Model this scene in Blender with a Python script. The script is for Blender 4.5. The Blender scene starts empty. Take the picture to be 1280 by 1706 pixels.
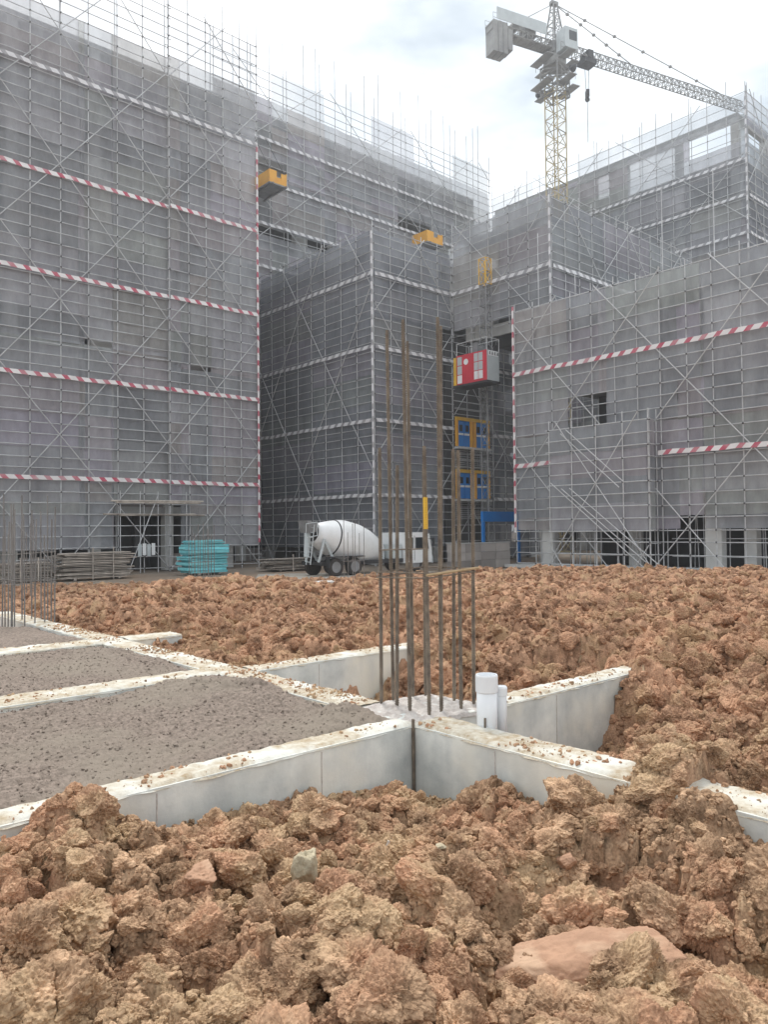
import bpy, math, random
import numpy as np
from mathutils import Vector, Matrix, Quaternion
random.seed(7); rng = np.random.default_rng(11)
SC = bpy.context.scene
COL = SC.collection

# ------------------------------------------------------------------ camera, sky, sun, exposure
TH, PITCH, ROLL, CAM_H, FPX = math.radians(48.4), math.radians(1.3), math.radians(.6), 2.6, 1280.0
CAM = np.array([0., 0., CAM_H])
F0 = np.array([math.cos(TH), math.sin(TH), 0.]); R0 = np.array([math.sin(TH), -math.cos(TH), 0.])
FW = F0*math.cos(PITCH) + np.array([0, 0, math.sin(PITCH)]); U0 = np.cross(R0, FW)
RT = R0*math.cos(ROLL) - U0*math.sin(ROLL); UP = U0*math.cos(ROLL) + R0*math.sin(ROLL)
cam = bpy.data.cameras.new('camera'); cam.sensor_fit = 'HORIZONTAL'; cam.sensor_width = 36; cam.lens = 36
cam.clip_start = .05; cam.clip_end = 3000
co = bpy.data.objects.new('camera', cam); COL.objects.link(co); SC.camera = co
co.matrix_world = Matrix(((RT[0], UP[0], -FW[0], 0), (RT[1], UP[1], -FW[1], 0), (RT[2], UP[2], -FW[2], CAM_H), (0, 0, 0, 1)))

SUN_DIR = Vector((.22, .46, .86)).normalized()          # towards the sun, behind the bright cloud ahead
world = bpy.data.worlds.new('World'); SC.world = world; world.use_nodes = True
wn = world.node_tree; wn.nodes.clear()
def nd(t, ty, **kw):
    n = t.nodes.new(ty)
    for k, v in kw.items(): setattr(n, k, v)
    return n
wo = nd(wn, 'ShaderNodeOutputWorld'); wb = nd(wn, 'ShaderNodeBackground'); wb.inputs[1].default_value = .10
sky = nd(wn, 'ShaderNodeTexSky', sky_type='NISHITA'); sky.sun_disc = False
sky.sun_elevation = math.asin(SUN_DIR.z); sky.sun_rotation = math.atan2(SUN_DIR.x, SUN_DIR.y)
tc = nd(wn, 'ShaderNodeTexCoord'); mp = nd(wn, 'ShaderNodeMapping'); mp.inputs['Scale'].default_value = (1.2, 1.2, 3.0); mp.inputs['Location'].default_value = (1.7, 4.4, .6)
n1 = nd(wn, 'ShaderNodeTexNoise'); n1.inputs['Scale'].default_value = 1.5; n1.inputs['Detail'].default_value = 7; n1.inputs['Roughness'].default_value = .5
r1 = nd(wn, 'ShaderNodeValToRGB'); r1.color_ramp.elements[0].position = .38; r1.color_ramp.elements[1].position = .58
r1.color_ramp.elements[0].color = (4.0, 4.55, 5.0, 1); r1.color_ramp.elements[1].color = (10.9, 11.1, 11.2, 1)
mx = nd(wn, 'ShaderNodeMix', data_type='RGBA'); mx.inputs[0].default_value = .93
wn.links.new(tc.outputs['Generated'], mp.inputs[0]); wn.links.new(mp.outputs[0], n1.inputs[0]); wn.links.new(n1.outputs[0], r1.inputs[0])
wn.links.new(sky.outputs[0], mx.inputs['A']); wn.links.new(r1.outputs[0], mx.inputs['B'])
wn.links.new(mx.outputs['Result'], wb.inputs[0]); wn.links.new(wb.outputs[0], wo.inputs[0])
sl = bpy.data.lights.new('sun', 'SUN'); sl.energy = 1.5; sl.angle = math.radians(10); sl.color = (1, .96, .9)
so = bpy.data.objects.new('sun', sl); COL.objects.link(so); so.rotation_euler = (-SUN_DIR).to_track_quat('-Z', 'Y').to_euler(); so.location = (0, 0, 80)
vs = SC.view_settings; vs.view_transform = 'Standard'; vs.look = 'None'; vs.exposure = .78; vs.gamma = 1; vs.use_curve_mapping = False
SC.cycles.use_denoising = True; SC.cycles.max_bounces = 6; SC.cycles.transparent_max_bounces = 16; SC.cycles.diffuse_bounces = 3

# ------------------------------------------------------------------ pixel to place
def ray(px, py): return FW + RT*(px-640)/FPX - UP*(py-853)/FPX
def hz(px, py, z): d = ray(px, py); return CAM + d*((z-CAM_H)/d[2])
def hx(px, py, x): d = ray(px, py); return CAM + d*(x/d[0])
def hy(px, py, y): d = ray(px, py); return CAM + d*(y/d[1])
def hd(px, py, dep): return CAM + ray(px, py)*dep

# ------------------------------------------------------------------ noise in numpy
def _h(ix, iy, iz, s):
    n = (ix*374761393 + iy*668265263 + iz*2147483647 + s*1274126177) & 0xFFFFFFFF
    n = ((n ^ (n >> 13))*1274126177) & 0xFFFFFFFF
    n = ((n ^ (n >> 16))*2246822519) & 0xFFFFFFFF
    return ((n ^ (n >> 15)) & 0xFFFFFF)/float(0x1000000)
def vnoise(p, s=0):
    i = np.floor(p).astype(np.int64); f = p-i; f = f*f*(3-2*f); o = 0
    for a in (0, 1):
        for b in (0, 1):
            for c in (0, 1):
                w = (f[:, 0] if a else 1-f[:, 0])*(f[:, 1] if b else 1-f[:, 1])*(f[:, 2] if c else 1-f[:, 2])
                o = o + w*_h(i[:, 0]+a, i[:, 1]+b, i[:, 2]+c, s)
    return o*2-1
def fbm(p, oct=4, s=0, g=.5):
    o = 0; a = 1; t = 0
    for k in range(oct): o = o + a*vnoise(p*2**k+k*17.3, s+k); t += a; a *= g
    return o/t
def worley(p, s=0, flat=False):
    i = np.floor(p).astype(np.int64); best = np.full(len(p), 9.)
    for a in (-1, 0, 1):
        for b in (-1, 0, 1):
            for c in ((0,) if flat else (-1, 0, 1)):
                j = i+np.array([a, b, c])
                q = np.stack([j[:, 0]+_h(j[:, 0], j[:, 1], j[:, 2], s), j[:, 1]+_h(j[:, 0], j[:, 1], j[:, 2], s+1),
                              (p[:, 2] if flat else j[:, 2]+_h(j[:, 0], j[:, 1], j[:, 2], s+2))], 1)
                best = np.minimum(best, ((p-q)**2).sum(1))
    return np.sqrt(best)

def blocks(p, s, crack=.16):
    # broken-up cells in plan: each its own height and tilt, with crevices between
    i = np.floor(p).astype(np.int64); b1 = np.full(len(p), 9.); b2 = b1.copy(); ox = np.zeros(len(p)); oy = ox.copy(); hh = ox.copy(); tx = ox.copy(); ty = ox.copy(); o = np.zeros(len(p), np.int64)
    for a in (-1, 0, 1):
        for b in (-1, 0, 1):
            jx, jy = i[:, 0]+a, i[:, 1]+b; dx = p[:, 0]-jx-_h(jx, jy, o, s); dy = p[:, 1]-jy-_h(jx, jy, o, s+1); d = dx*dx+dy*dy
            m = d < b1; b2 = np.where(m, b1, np.minimum(b2, d)); b1 = np.where(m, d, b1)
            ox = np.where(m, dx, ox); oy = np.where(m, dy, oy); hh = np.where(m, _h(jx, jy, o, s+2), hh); tx = np.where(m, _h(jx, jy, o, s+3)-.5, tx); ty = np.where(m, _h(jx, jy, o, s+4)-.5, ty)
    e = np.sqrt(b2)-np.sqrt(b1)
    return (hh-.5)*.9 + 1.5*(tx*ox+ty*oy) - .55*np.exp(-(e/crack)**2) - .25*b1
# ------------------------------------------------------------------ materials
def mat(name, c1, c2=None, scale=3., rough=.85, bump=0., bscale=30., metal=0., c3=None, s3=.6, rnd=0., detail=6, trans=None):
    m = bpy.data.materials.new(name); m.use_nodes = True; t = m.node_tree
    b = t.nodes['Principled BSDF']; b.inputs['Roughness'].default_value = rough; b.inputs['Metallic'].default_value = metal
    b.inputs['Specular IOR Level'].default_value = .3
    c2 = c2 or tuple(v*.75 for v in c1)
    g = nd(t, 'ShaderNodeNewGeometry')
    n = nd(t, 'ShaderNodeTexNoise'); n.inputs['Scale'].default_value = scale; n.inputs['Detail'].default_value = detail; n.inputs['Roughness'].default_value = .62
    t.links.new(g.outputs['Position'], n.inputs['Vector'])
    r = nd(t, 'ShaderNodeValToRGB'); r.color_ramp.elements[0].position = .34; r.color_ramp.elements[1].position = .66
    r.color_ramp.elements[0].color = (*c2, 1); r.color_ramp.elements[1].color = (*c1, 1)
    t.links.new(n.outputs[0], r.inputs[0]); out = r.outputs[0]
    if c3:
        n3 = nd(t, 'ShaderNodeTexNoise'); n3.inputs['Scale'].default_value = s3; n3.inputs['Detail'].default_value = 4
        t.links.new(g.outputs['Position'], n3.inputs['Vector'])
        r3 = nd(t, 'ShaderNodeValToRGB'); r3.color_ramp.elements[0].position = .48; r3.color_ramp.elements[1].position = .64
        t.links.new(n3.outputs[0], r3.inputs[0])
        x = nd(t, 'ShaderNodeMix', data_type='RGBA'); t.links.new(r3.outputs[0], x.inputs[0]); t.links.new(out, x.inputs['A']); x.inputs['B'].default_value = (*c3, 1)
        out = x.outputs['Result']
    if rnd:
        oi = nd(t, 'ShaderNodeObjectInfo'); mr = nd(t, 'ShaderNodeMapRange'); mr.inputs[3].default_value = 1-rnd; mr.inputs[4].default_value = 1+rnd
        t.links.new(oi.outputs['Random'], mr.inputs[0])
        h = nd(t, 'ShaderNodeHueSaturation'); t.links.new(mr.outputs[0], h.inputs['Value']); t.links.new(out, h.inputs['Color']); out = h.outputs[0]
    t.links.new(out, b.inputs['Base Color'])
    if bump:
        nb = nd(t, 'ShaderNodeTexNoise'); nb.inputs['Scale'].default_value = bscale; nb.inputs['Detail'].default_value = 5; nb.inputs['Roughness'].default_value = .65
        t.links.new(g.outputs['Position'], nb.inputs['Vector'])
        bp = nd(t, 'ShaderNodeBump'); bp.inputs['Strength'].default_value = bump; bp.inputs['Distance'].default_value = .6/bscale
        t.links.new(nb.outputs[0], bp.inputs['Height']); t.links.new(bp.outputs[0], b.inputs['Normal'])
    m['out'] = 0
    return m

def net_mat(name, c, alpha):
    m = bpy.data.materials.new(name); m.use_nodes = True; t = m.node_tree; t.nodes.clear()
    o = nd(t, 'ShaderNodeOutputMaterial'); g = nd(t, 'ShaderNodeNewGeometry'); oi = nd(t, 'ShaderNodeObjectInfo')
    n = nd(t, 'ShaderNodeTexNoise'); n.inputs['Scale'].default_value = .9; n.inputs['Detail'].default_value = 8; n.inputs['Roughness'].default_value = .7
    mp = nd(t, 'ShaderNodeMapping'); mp.inputs['Scale'].default_value = (1, 1, .35)
    t.links.new(g.outputs['Position'], mp.inputs[0]); t.links.new(mp.outputs[0], n.inputs['Vector'])
    r = nd(t, 'ShaderNodeValToRGB'); r.color_ramp.elements[0].position = .3; r.color_ramp.elements[1].position = .72
    r.color_ramp.elements[0].color = (*[v*.72 for v in c], 1); r.color_ramp.elements[1].color = (*[v*1.22 for v in c], 1)
    t.links.new(n.outputs[0], r.inputs[0])
    # panel to panel: lilac, grey, greenish, brownish cloth
    rr = nd(t, 'ShaderNodeValToRGB'); e = rr.color_ramp.elements
    e[0].position = 0; e[0].color = (.86, .88, .90, 1); e[1].position = 1; e[1].color = (1.05, 1.0, 1.12, 1)
    for p_, cc in ((.3, (1.0, 1.03, 1.06, 1)), (.5, (1.12, 1.10, 1.14, 1)), (.66, (.95, 1.0, .95, 1)), (.8, (1.02, .96, .92, 1))):
        q = e.new(p_); q.color = cc
    t.links.new(oi.outputs['Random'], rr.inputs[0])
    x = nd(t, 'ShaderNodeMix', data_type='RGBA', blend_type='MULTIPLY'); x.inputs[0].default_value = 1
    t.links.new(r.outputs[0], x.inputs['A']); t.links.new(rr.outputs[0], x.inputs['B'])
    d = nd(t, 'ShaderNodeBsdfDiffuse'); tl = nd(t, 'ShaderNodeBsdfTranslucent'); tr = nd(t, 'ShaderNodeBsdfTransparent')
    t.links.new(x.outputs['Result'], d.inputs[0]); t.links.new(x.outputs['Result'], tl.inputs[0])
    ms = nd(t, 'ShaderNodeMixShader'); ms.inputs[0].default_value = .18; t.links.new(d.outputs[0], ms.inputs[1]); t.links.new(tl.outputs[0], ms.inputs[2])
    n2 = nd(t, 'ShaderNodeTexNoise'); n2.inputs['Scale'].default_value = .7; n2.inputs['Detail'].default_value = 5
    t.links.new(g.outputs['Position'], n2.inputs['Vector'])
    a = nd(t, 'ShaderNodeMath', operation='MULTIPLY_ADD'); a.inputs[1].default_value = .18; a.inputs[2].default_value = alpha-.10
    a2 = nd(t, 'ShaderNodeMath', operation='MULTIPLY_ADD'); a2.inputs[1].default_value = .14; t.links.new(n2.outputs[0], a2.inputs[0])
    t.links.new(oi.outputs['Random'], a.inputs[0]); t.links.new(a.outputs[0], a2.inputs[2])
    ma = nd(t, 'ShaderNodeMixShader'); t.links.new(a2.outputs[0], ma.inputs[0]); t.links.new(tr.outputs[0], ma.inputs[1]); t.links.new(ms.outputs[0], ma.inputs[2])
    t.links.new(ma.outputs[0], o.inputs[0])
    return m

def stripe_mat(name, ca, cb, period=.72, slant=.9):
    m = mat(name, ca, ca, rough=.6); t = m.node_tree; b = t.nodes['Principled BSDF']
    tc = nd(t, 'ShaderNodeTexCoord'); sx = nd(t, 'ShaderNodeSeparateXYZ'); t.links.new(tc.outputs['Object'], sx.inputs[0])
    a1 = nd(t, 'ShaderNodeMath', operation='ADD'); t.links.new(sx.outputs[0], a1.inputs[0]); t.links.new(sx.outputs[1], a1.inputs[1])
    a = nd(t, 'ShaderNodeMath', operation='MULTIPLY_ADD'); t.links.new(sx.outputs[2], a.inputs[0]); a.inputs[1].default_value = slant; t.links.new(a1.outputs[0], a.inputs[2])
    k = nd(t, 'ShaderNodeMath', operation='DIVIDE'); t.links.new(a.outputs[0], k.inputs[0]); k.inputs[1].default_value = period
    fr = nd(t, 'ShaderNodeMath', operation='FRACT'); t.links.new(k.outputs[0], fr.inputs[0])
    gt = nd(t, 'ShaderNodeMath', operation='GREATER_THAN'); t.links.new(fr.outputs[0], gt.inputs[0]); gt.inputs[1].default_value = .42
    x = nd(t, 'ShaderNodeMix', data_type='RGBA'); t.links.new(gt.outputs[0], x.inputs[0])
    x.inputs['A'].default_value = (*ca, 1); x.inputs['B'].default_value = (*cb, 1)
    g = nd(t, 'ShaderNodeNewGeometry'); n = nd(t, 'ShaderNodeTexNoise'); n.inputs['Scale'].default_value = 1.1; n.inputs['Detail'].default_value = 6
    t.links.new(g.outputs['Position'], n.inputs['Vector'])
    r = nd(t, 'ShaderNodeValToRGB'); r.color_ramp.elements[0].position = .40; r.color_ramp.elements[1].position = .72
    r.color_ramp.elements[0].color = (0, 0, 0, 1); r.color_ramp.elements[1].color = (.55, .55, .55, 1); t.links.new(n.outputs[0], r.inputs[0])
    y = nd(t, 'ShaderNodeMix', data_type='RGBA'); t.links.new(r.outputs[0], y.inputs[0]); t.links.new(x.outputs['Result'], y.inputs['A']); y.inputs['B'].default_value = (.55, .52, .52, 1)
    t.links.new(y.outputs['Result'], b.inputs['Base Color'])
    return m

def dirt_mat(nm='tan_clay_soil', a=(.58, .385, .245), c=(.20, .122, .073), y_=(.48, .335, .205, 1)):
    m = mat(nm, a, c, scale=8, rough=.95, bump=1., bscale=70, c3=(.46, .265, .165), s3=2.2, rnd=.15, detail=10)
    t = m.node_tree; b = t.nodes['Principled BSDF']; b.inputs['Specular IOR Level'].default_value = .12
    # yellowish-grey clay patches and fine pale grains
    g = [n for n in t.nodes if n.type == 'NEW_GEOMETRY'][0]; src = b.inputs['Base Color'].links[0].from_socket
    n = nd(t, 'ShaderNodeTexNoise'); n.inputs['Scale'].default_value = 2.1; n.inputs['Detail'].default_value = 6; n.inputs['Roughness'].default_value = .6
    mp = nd(t, 'ShaderNodeMapping'); mp.inputs['Location'].default_value = (7, 3, 5); t.links.new(g.outputs['Position'], mp.inputs[0]); t.links.new(mp.outputs[0], n.inputs['Vector'])
    r = nd(t, 'ShaderNodeValToRGB'); r.color_ramp.elements[0].position = .5; r.color_ramp.elements[1].position = .63; t.links.new(n.outputs[0], r.inputs[0])
    x = nd(t, 'ShaderNodeMix', data_type='RGBA'); t.links.new(r.outputs[0], x.inputs[0]); t.links.new(src, x.inputs['A']); x.inputs['B'].default_value = y_
    n2 = nd(t, 'ShaderNodeTexNoise'); n2.inputs['Scale'].default_value = 70; n2.inputs['Detail'].default_value = 3; t.links.new(g.outputs['Position'], n2.inputs['Vector'])
    r2 = nd(t, 'ShaderNodeValToRGB'); r2.color_ramp.elements[0].position = .28; r2.color_ramp.elements[1].position = .72
    r2.color_ramp.elements[0].color = (.66, .64, .62, 1); r2.color_ramp.elements[1].color = (1.3, 1.32, 1.34, 1); t.links.new(n2.outputs[0], r2.inputs[0])
    y = nd(t, 'ShaderNodeMix', data_type='RGBA', blend_type='MULTIPLY'); y.inputs[0].default_value = 1
    t.links.new(x.outputs['Result'], y.inputs['A']); t.links.new(r2.outputs[0], y.inputs['B']); t.links.new(y.outputs['Result'], b.inputs['Base Color'])
    return m

def face_mat():
    # formed concrete with vertical run-off streaks and shutter joints
    m = mat('formed_concrete', (.74, .75, .71), (.46, .485, .475), scale=2.2, rough=.75, bump=.15, bscale=40, c3=(.74, .71, .62), s3=.9)
    t = m.node_tree; b = t.nodes['Principled BSDF']; src = b.inputs['Base Color'].links[0].from_socket
    g = [n for n in t.nodes if n.type == 'NEW_GEOMETRY'][0]
    mp = nd(t, 'ShaderNodeMapping'); mp.inputs['Scale'].default_value = (3.2, 3.2, .5); t.links.new(g.outputs['Position'], mp.inputs[0])
    n = nd(t, 'ShaderNodeTexNoise'); n.inputs['Scale'].default_value = 1.4; n.inputs['Detail'].default_value = 5; t.links.new(mp.outputs[0], n.inputs['Vector'])
    r = nd(t, 'ShaderNodeValToRGB'); r.color_ramp.elements[0].position = .3; r.color_ramp.elements[1].position = .6
    r.color_ramp.elements[0].color = (.86, .87, .88, 1); r.color_ramp.elements[1].color = (1.04, 1.04, 1.03, 1); t.links.new(n.outputs[0], r.inputs[0])
    y = nd(t, 'ShaderNodeMix', data_type='RGBA', blend_type='MULTIPLY'); y.inputs[0].default_value = 1
    t.links.new(src, y.inputs['A']); t.links.new(r.outputs[0], y.inputs['B']); t.links.new(y.outputs['Result'], b.inputs['Base Color'])
    return m

M = {}
M['dirt'] = dirt_mat(); M['dirt2'] = dirt_mat('red_clay_soil', (.50, .30, .19), (.17, .096, .058), (.40, .262, .155, 1))
M['sand'] = mat('grey_fill_sand', (.30, .24, .20), (.14, .112, .09), scale=30, rough=.95, bump=1., bscale=75, c3=(.245, .205, .165), s3=.7, detail=10)
M['face'] = face_mat()
M['cap'] = mat('mortar_crust', (.60, .56, .47), (.37, .285, .185), scale=16, rough=.95, bump=.7, bscale=45, c3=(.64, .635, .58), s3=3.2, detail=10)
M['rough'] = mat('rough_concrete', (.62, .58, .54), (.42, .37, .34), scale=14, rough=.95, bump=.9, bscale=45)
M['tube'] = mat('galvanised_tube', (.58, .59, .60), (.40, .40, .41), scale=1.2, rough=.55, metal=.25)
M['tube_pale'] = mat('pale_tube', (.62, .63, .64), (.5, .5, .5), scale=2, rough=.5, metal=.1)
M['coupler'] = mat('coupler_iron', (.12, .12, .125), rough=.7)
M['net'] = net_mat('safety_net', (.42, .425, .44), .67)
M['net_shade'] = net_mat('shaded_safety_net', (.30, .31, .335), .72)  # darker copy of the net: shade of the faces put into its colour
M['net_open'] = net_mat('open_weave_net', (.40, .42, .44), .30)
M['tape_red'] = stripe_mat('red_white_toe_board', (.50, .10, .15), (.80, .78, .78), .82)
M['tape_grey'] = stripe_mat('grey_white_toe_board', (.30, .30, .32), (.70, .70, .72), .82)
M['conc'] = mat('raw_concrete', (.42, .42, .41), (.31, .31, .31), scale=.6, rough=.9)
M['conc_pale'] = mat('pale_concrete', (.60, .60, .58), (.48, .48, .47), scale=.8, rough=.9, bump=.1, bscale=20)
M['block'] = mat('block_infill', (.36, .33, .31), (.28, .26, .25), scale=.8, rough=.95, rnd=.3)
M['shade_core'] = mat('interior_shade', (.13, .13, .13), (.09, .09, .09), scale=.5, rough=1)  # interior shade put into a dark base colour
M['bar'] = mat('rusty_rebar', (.27, .225, .175), (.14, .115, .095), scale=12, rough=.8, bump=.6, bscale=120, metal=.2)
M['bar_far'] = mat('grey_rebar', (.24, .23, .22), (.16, .15, .145), scale=3, rough=.8)
M['pvc'] = mat('white_pvc', (.76, .78, .80), (.75, .77, .79), scale=6, rough=.35)
M['wood'] = mat('weathered_timber', (.46, .41, .36), (.27, .235, .205), scale=2.5, rough=.95, rnd=.35)
M['lath'] = mat('tan_lath', (.45, .33, .20), (.3, .22, .13), scale=8, rough=.9)
M['cyan'] = mat('cyan_board', (.22, .62, .66), (.15, .50, .56), scale=2.2, rough=.6, rnd=.18)
M['white'] = mat('white_paint', (.80, .81, .82), (.70, .71, .71), scale=1.3, rough=.4)
M['steel'] = mat('grey_steel', (.28, .28, .29), (.2, .2, .2), scale=2, rough=.6, metal=.2)
M['dark'] = mat('dark_steel', (.05, .05, .055), (.035, .035, .035), scale=2, rough=.7)
M['rubber'] = mat('tyre_rubber', (.035, .034, .033), (.06, .05, .045), scale=4, rough=.9)
M['glass'] = mat('dark_glass', (.03, .035, .04), (.03, .035, .04), rough=.08)
M['red'] = mat('red_paint', (.62, .045, .07), (.52, .04, .06), scale=1.5, rough=.5)
M['grey_paint'] = mat('grey_paint', (.50, .54, .55), (.43, .47, .48), scale=1.5, rough=.5)
M['yellow'] = mat('yellow_paint', (.75, .47, .05), (.62, .36, .05), scale=2, rough=.55)
M['orange'] = mat('orange_yellow_paint', (.80, .42, .06), (.70, .33, .05), scale=1.5, rough=.6)
M['blue'] = mat('blue_sheet', (.02, .22, .62), (.02, .17, .52), scale=1, rough=.5)
M['crane'] = mat('crane_yellow', (.52, .42, .22), (.36, .31, .2), scale=.8, rough=.6)
M['crane_glare_grey'] = mat('crane_glare_grey', (.30, .30, .29), (.2, .2, .2), scale=.7, rough=.6)  # upper crane: greying from sky glare put into the paint colour
M['road'] = mat('concrete_road', (.46, .43, .38), (.36, .32, .27), scale=.8, rough=.95, bump=.3, bscale=8)
M['ground'] = mat('packed_earth', (.30, .25, .20), (.22, .18, .145), scale=.35, rough=.95, bump=.5, bscale=3, c3=(.34, .24, .17), s3=.12)
M['stone'] = mat('pale_stone', (.50, .43, .30), (.36, .31, .22), scale=9, rough=.9, bump=.7, bscale=40)
M['clay'] = mat('cut_clay', (.44, .26, .165), (.36, .21, .135), scale=4, rough=.75, bump=.35, bscale=60, c3=(.5, .33, .22), s3=5)
M['root'] = mat('pale_root', (.38, .27, .17), (.26, .18, .11), scale=20, rough=.9)
M['plastic'] = mat('dirty_plastic', (.62, .60, .56), (.4, .34, .28), scale=16, rough=.5)

# ------------------------------------------------------------------ objects
ORG = {}
def setp(o, label=None, cat=None, group=None, kind=None):
    if label: o['label'] = label
    if cat: o['category'] = cat
    if group: o['group'] = group
    if kind: o['kind'] = kind
    return o
def thing(name, label, cat, loc=(0, 0, 0), group=None):
    o = bpy.data.objects.new(name, None); COL.objects.link(o); o.empty_display_size = .3
    o.location = loc; ORG[o.name] = np.array(loc, float)
    return setp(o, label, cat, group)
def link(o, parent):
    COL.objects.link(o)
    if parent is not None: o.parent = parent
    ORG[o.name] = ORG[parent.name] if parent is not None else np.zeros(3)
    return o
class MB:
    def __init__(s): s.v = []; s.f = []; s.n = 0
    def add(s, v, f):
        v = np.asarray(v, float); s.v.append(v); s.f += [tuple(int(i)+s.n for i in q) for q in f]; s.n += len(v); return s
    def box(s, c, d, rz=0., tilt=0.):
        x, y, z = [k/2 for k in d]
        v = np.array([(-x, -y, -z), (x, -y, -z), (x, y, -z), (-x, y, -z), (-x, -y, z), (x, -y, z), (x, y, z), (-x, y, z)])
        if tilt: ct, st = math.cos(tilt), math.sin(tilt); v = v @ np.array([[ct, 0, -st], [0, 1, 0], [st, 0, ct]]).T
        if rz: cz, sz = math.cos(rz), math.sin(rz); v = v @ np.array([[cz, -sz, 0], [sz, cz, 0], [0, 0, 1]]).T
        return s.add(v+np.array(c), [(0, 3, 2, 1), (4, 5, 6, 7), (0, 1, 5, 4), (1, 2, 6, 5), (2, 3, 7, 6), (3, 0, 4, 7)])
    def bx(s, x0, x1, y0, y1, z0, z1): return s.box(((x0+x1)/2, (y0+y1)/2, (z0+z1)/2), (x1-x0, y1-y0, z1-z0))
    def tube(s, p0, p1, r, n=6, r2=None):
        p0 = np.array(p0, float); p1 = np.array(p1, float); d = p1-p0; L = np.linalg.norm(d)
        if L < 1e-6: return s
        d /= L; a = np.cross(d, (0, 0, 1.) if abs(d[2]) < .9 else (1., 0, 0)); a /= np.linalg.norm(a); b = np.cross(d, a)
        r2 = r if r2 is None else r2; v = []
        for p, q in ((p0, r), (p1, r2)):
            for k in range(n): t = 2*math.pi*k/n; v.append(p+(a*math.cos(t)+b*math.sin(t))*q)
        f = [(k, (k+1) % n, n+(k+1) % n, n+k) for k in range(n)] + [tuple(range(n-1, -1, -1)), tuple(range(n, 2*n))]
        return s.add(v, f)
    def path(s, pts, r, n=6):
        for a, b in zip(pts[:-1], pts[1:]): s.tube(a, b, r, n)
        return s
    def lathe(s, c, ax, prof, n=24):
        # prof: (distance along axis, radius)
        c = np.array(c, float); d = np.array(ax, float); d /= np.linalg.norm(d)
        a = np.cross(d, (0, 0, 1.) if abs(d[2]) < .9 else (1., 0, 0)); a /= np.linalg.norm(a); b = np.cross(d, a); v = []
        for h, r in prof:
            for k in range(n): t = 2*math.pi*k/n; v.append(c+d*h+(a*math.cos(t)+b*math.sin(t))*r)
        m = len(prof); f = []
        for j in range(m-1): f += [(j*n+k, j*n+(k+1) % n, (j+1)*n+(k+1) % n, (j+1)*n+k) for k in range(n)]
        f += [tuple(range(n-1, -1, -1)), tuple(range((m-1)*n, m*n))]
        return s.add(v, f)
    def prism(s, poly, y0, y1):
        # polygon in x,z extruded along y
        n = len(poly); v = [(x, y0, z) for x, z in poly]+[(x, y1, z) for x, z in poly]
        return s.add(v, [(k, (k+1) % n, n+(k+1) % n, n+k) for k in range(n)]+[tuple(range(n-1, -1, -1)), tuple(range(n, 2*n))])
    def build(s, name, m, parent=None, smooth=False, world=True):
        v = np.concatenate(s.v)
        if parent is not None and world: v = v-ORG[parent.name]
        me = bpy.data.meshes.new(name); me.from_pydata(v.tolist(), [], s.f); me.materials.append(M[m] if isinstance(m, str) else m)
        if smooth: me.polygons.foreach_set('use_smooth', [True]*len(me.polygons))
        return link(bpy.data.objects.new(name, me), parent)
_unit = {}
def tube_o(name, p0, p1, r, m, parent, n=6):
    k = (m, n)
    if k not in _unit:
        b = MB(); b.tube((0, 0, 0), (0, 0, 1), 1, n); me = bpy.data.meshes.new('tube'); me.from_pydata(np.concatenate(b.v).tolist(), [], b.f)
        me.materials.append(M[m]); _unit[k] = me
    o = bpy.data.objects.new(name, _unit[k]); d = Vector(p1)-Vector(p0)
    link(o, parent); o.location = Vector(p0)-Vector(ORG[parent.name]) if parent is not None else Vector(p0)
    o.rotation_mode = 'QUATERNION'; o.rotation_quaternion = d.to_track_quat('Z', 'Y'); o.scale = (r, r, d.length)
    return o
_ub = {}
def box_o(name, c, d, m, parent, rz=0., tilt=0.):
    if m not in _ub:
        b = MB(); b.box((0, 0, 0), (1, 1, 1)); me = bpy.data.meshes.new('block'); me.from_pydata(np.concatenate(b.v).tolist(), [], b.f); me.materials.append(M[m]); _ub[m] = me
    o = bpy.data.objects.new(name, _ub[m]); link(o, parent)
    o.location = Vector(c)-Vector(ORG[parent.name]) if parent is not None else Vector(c); o.scale = d; o.rotation_euler = (0, tilt, rz)
    return o
def grid_mesh(name, X, Y, Z, m, keep=None, smooth=True):
    ny, nx = X.shape; v = np.stack([X.ravel(), Y.ravel(), Z.ravel()], 1)
    i = np.arange(ny*nx).reshape(ny, nx)
    q = np.stack([i[:-1, :-1].ravel(), i[:-1, 1:].ravel(), i[1:, 1:].ravel(), i[1:, :-1].ravel()], 1)
    if keep is not None: q = q[keep(X[:-1, :-1].ravel(), Y[:-1, :-1].ravel())]
    me = bpy.data.meshes.new(name); me.vertices.add(len(v)); me.vertices.foreach_set('co', v.ravel())
    me.loops.add(q.size); me.loops.foreach_set('vertex_index', q.ravel().astype(np.int32))
    me.polygons.add(len(q)); me.polygons.foreach_set('loop_start', np.arange(0, q.size, 4, dtype=np.int32))
    me.polygons.foreach_set('use_smooth', np.full(len(q), smooth)); me.update(); me.validate(); me.materials.append(M[m])
    return bpy.data.objects.new(name, me)

# ================================================================== GROUND
gb = MB(); gb.add([(-300, -300, -.05), (500, -300, -.05), (500, 500, -.05), (-300, 500, -.05)], [(0, 1, 2, 3)])
setp(gb.build('ground', 'ground'), kind='structure')

BEAM_Z = 1.1
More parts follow.
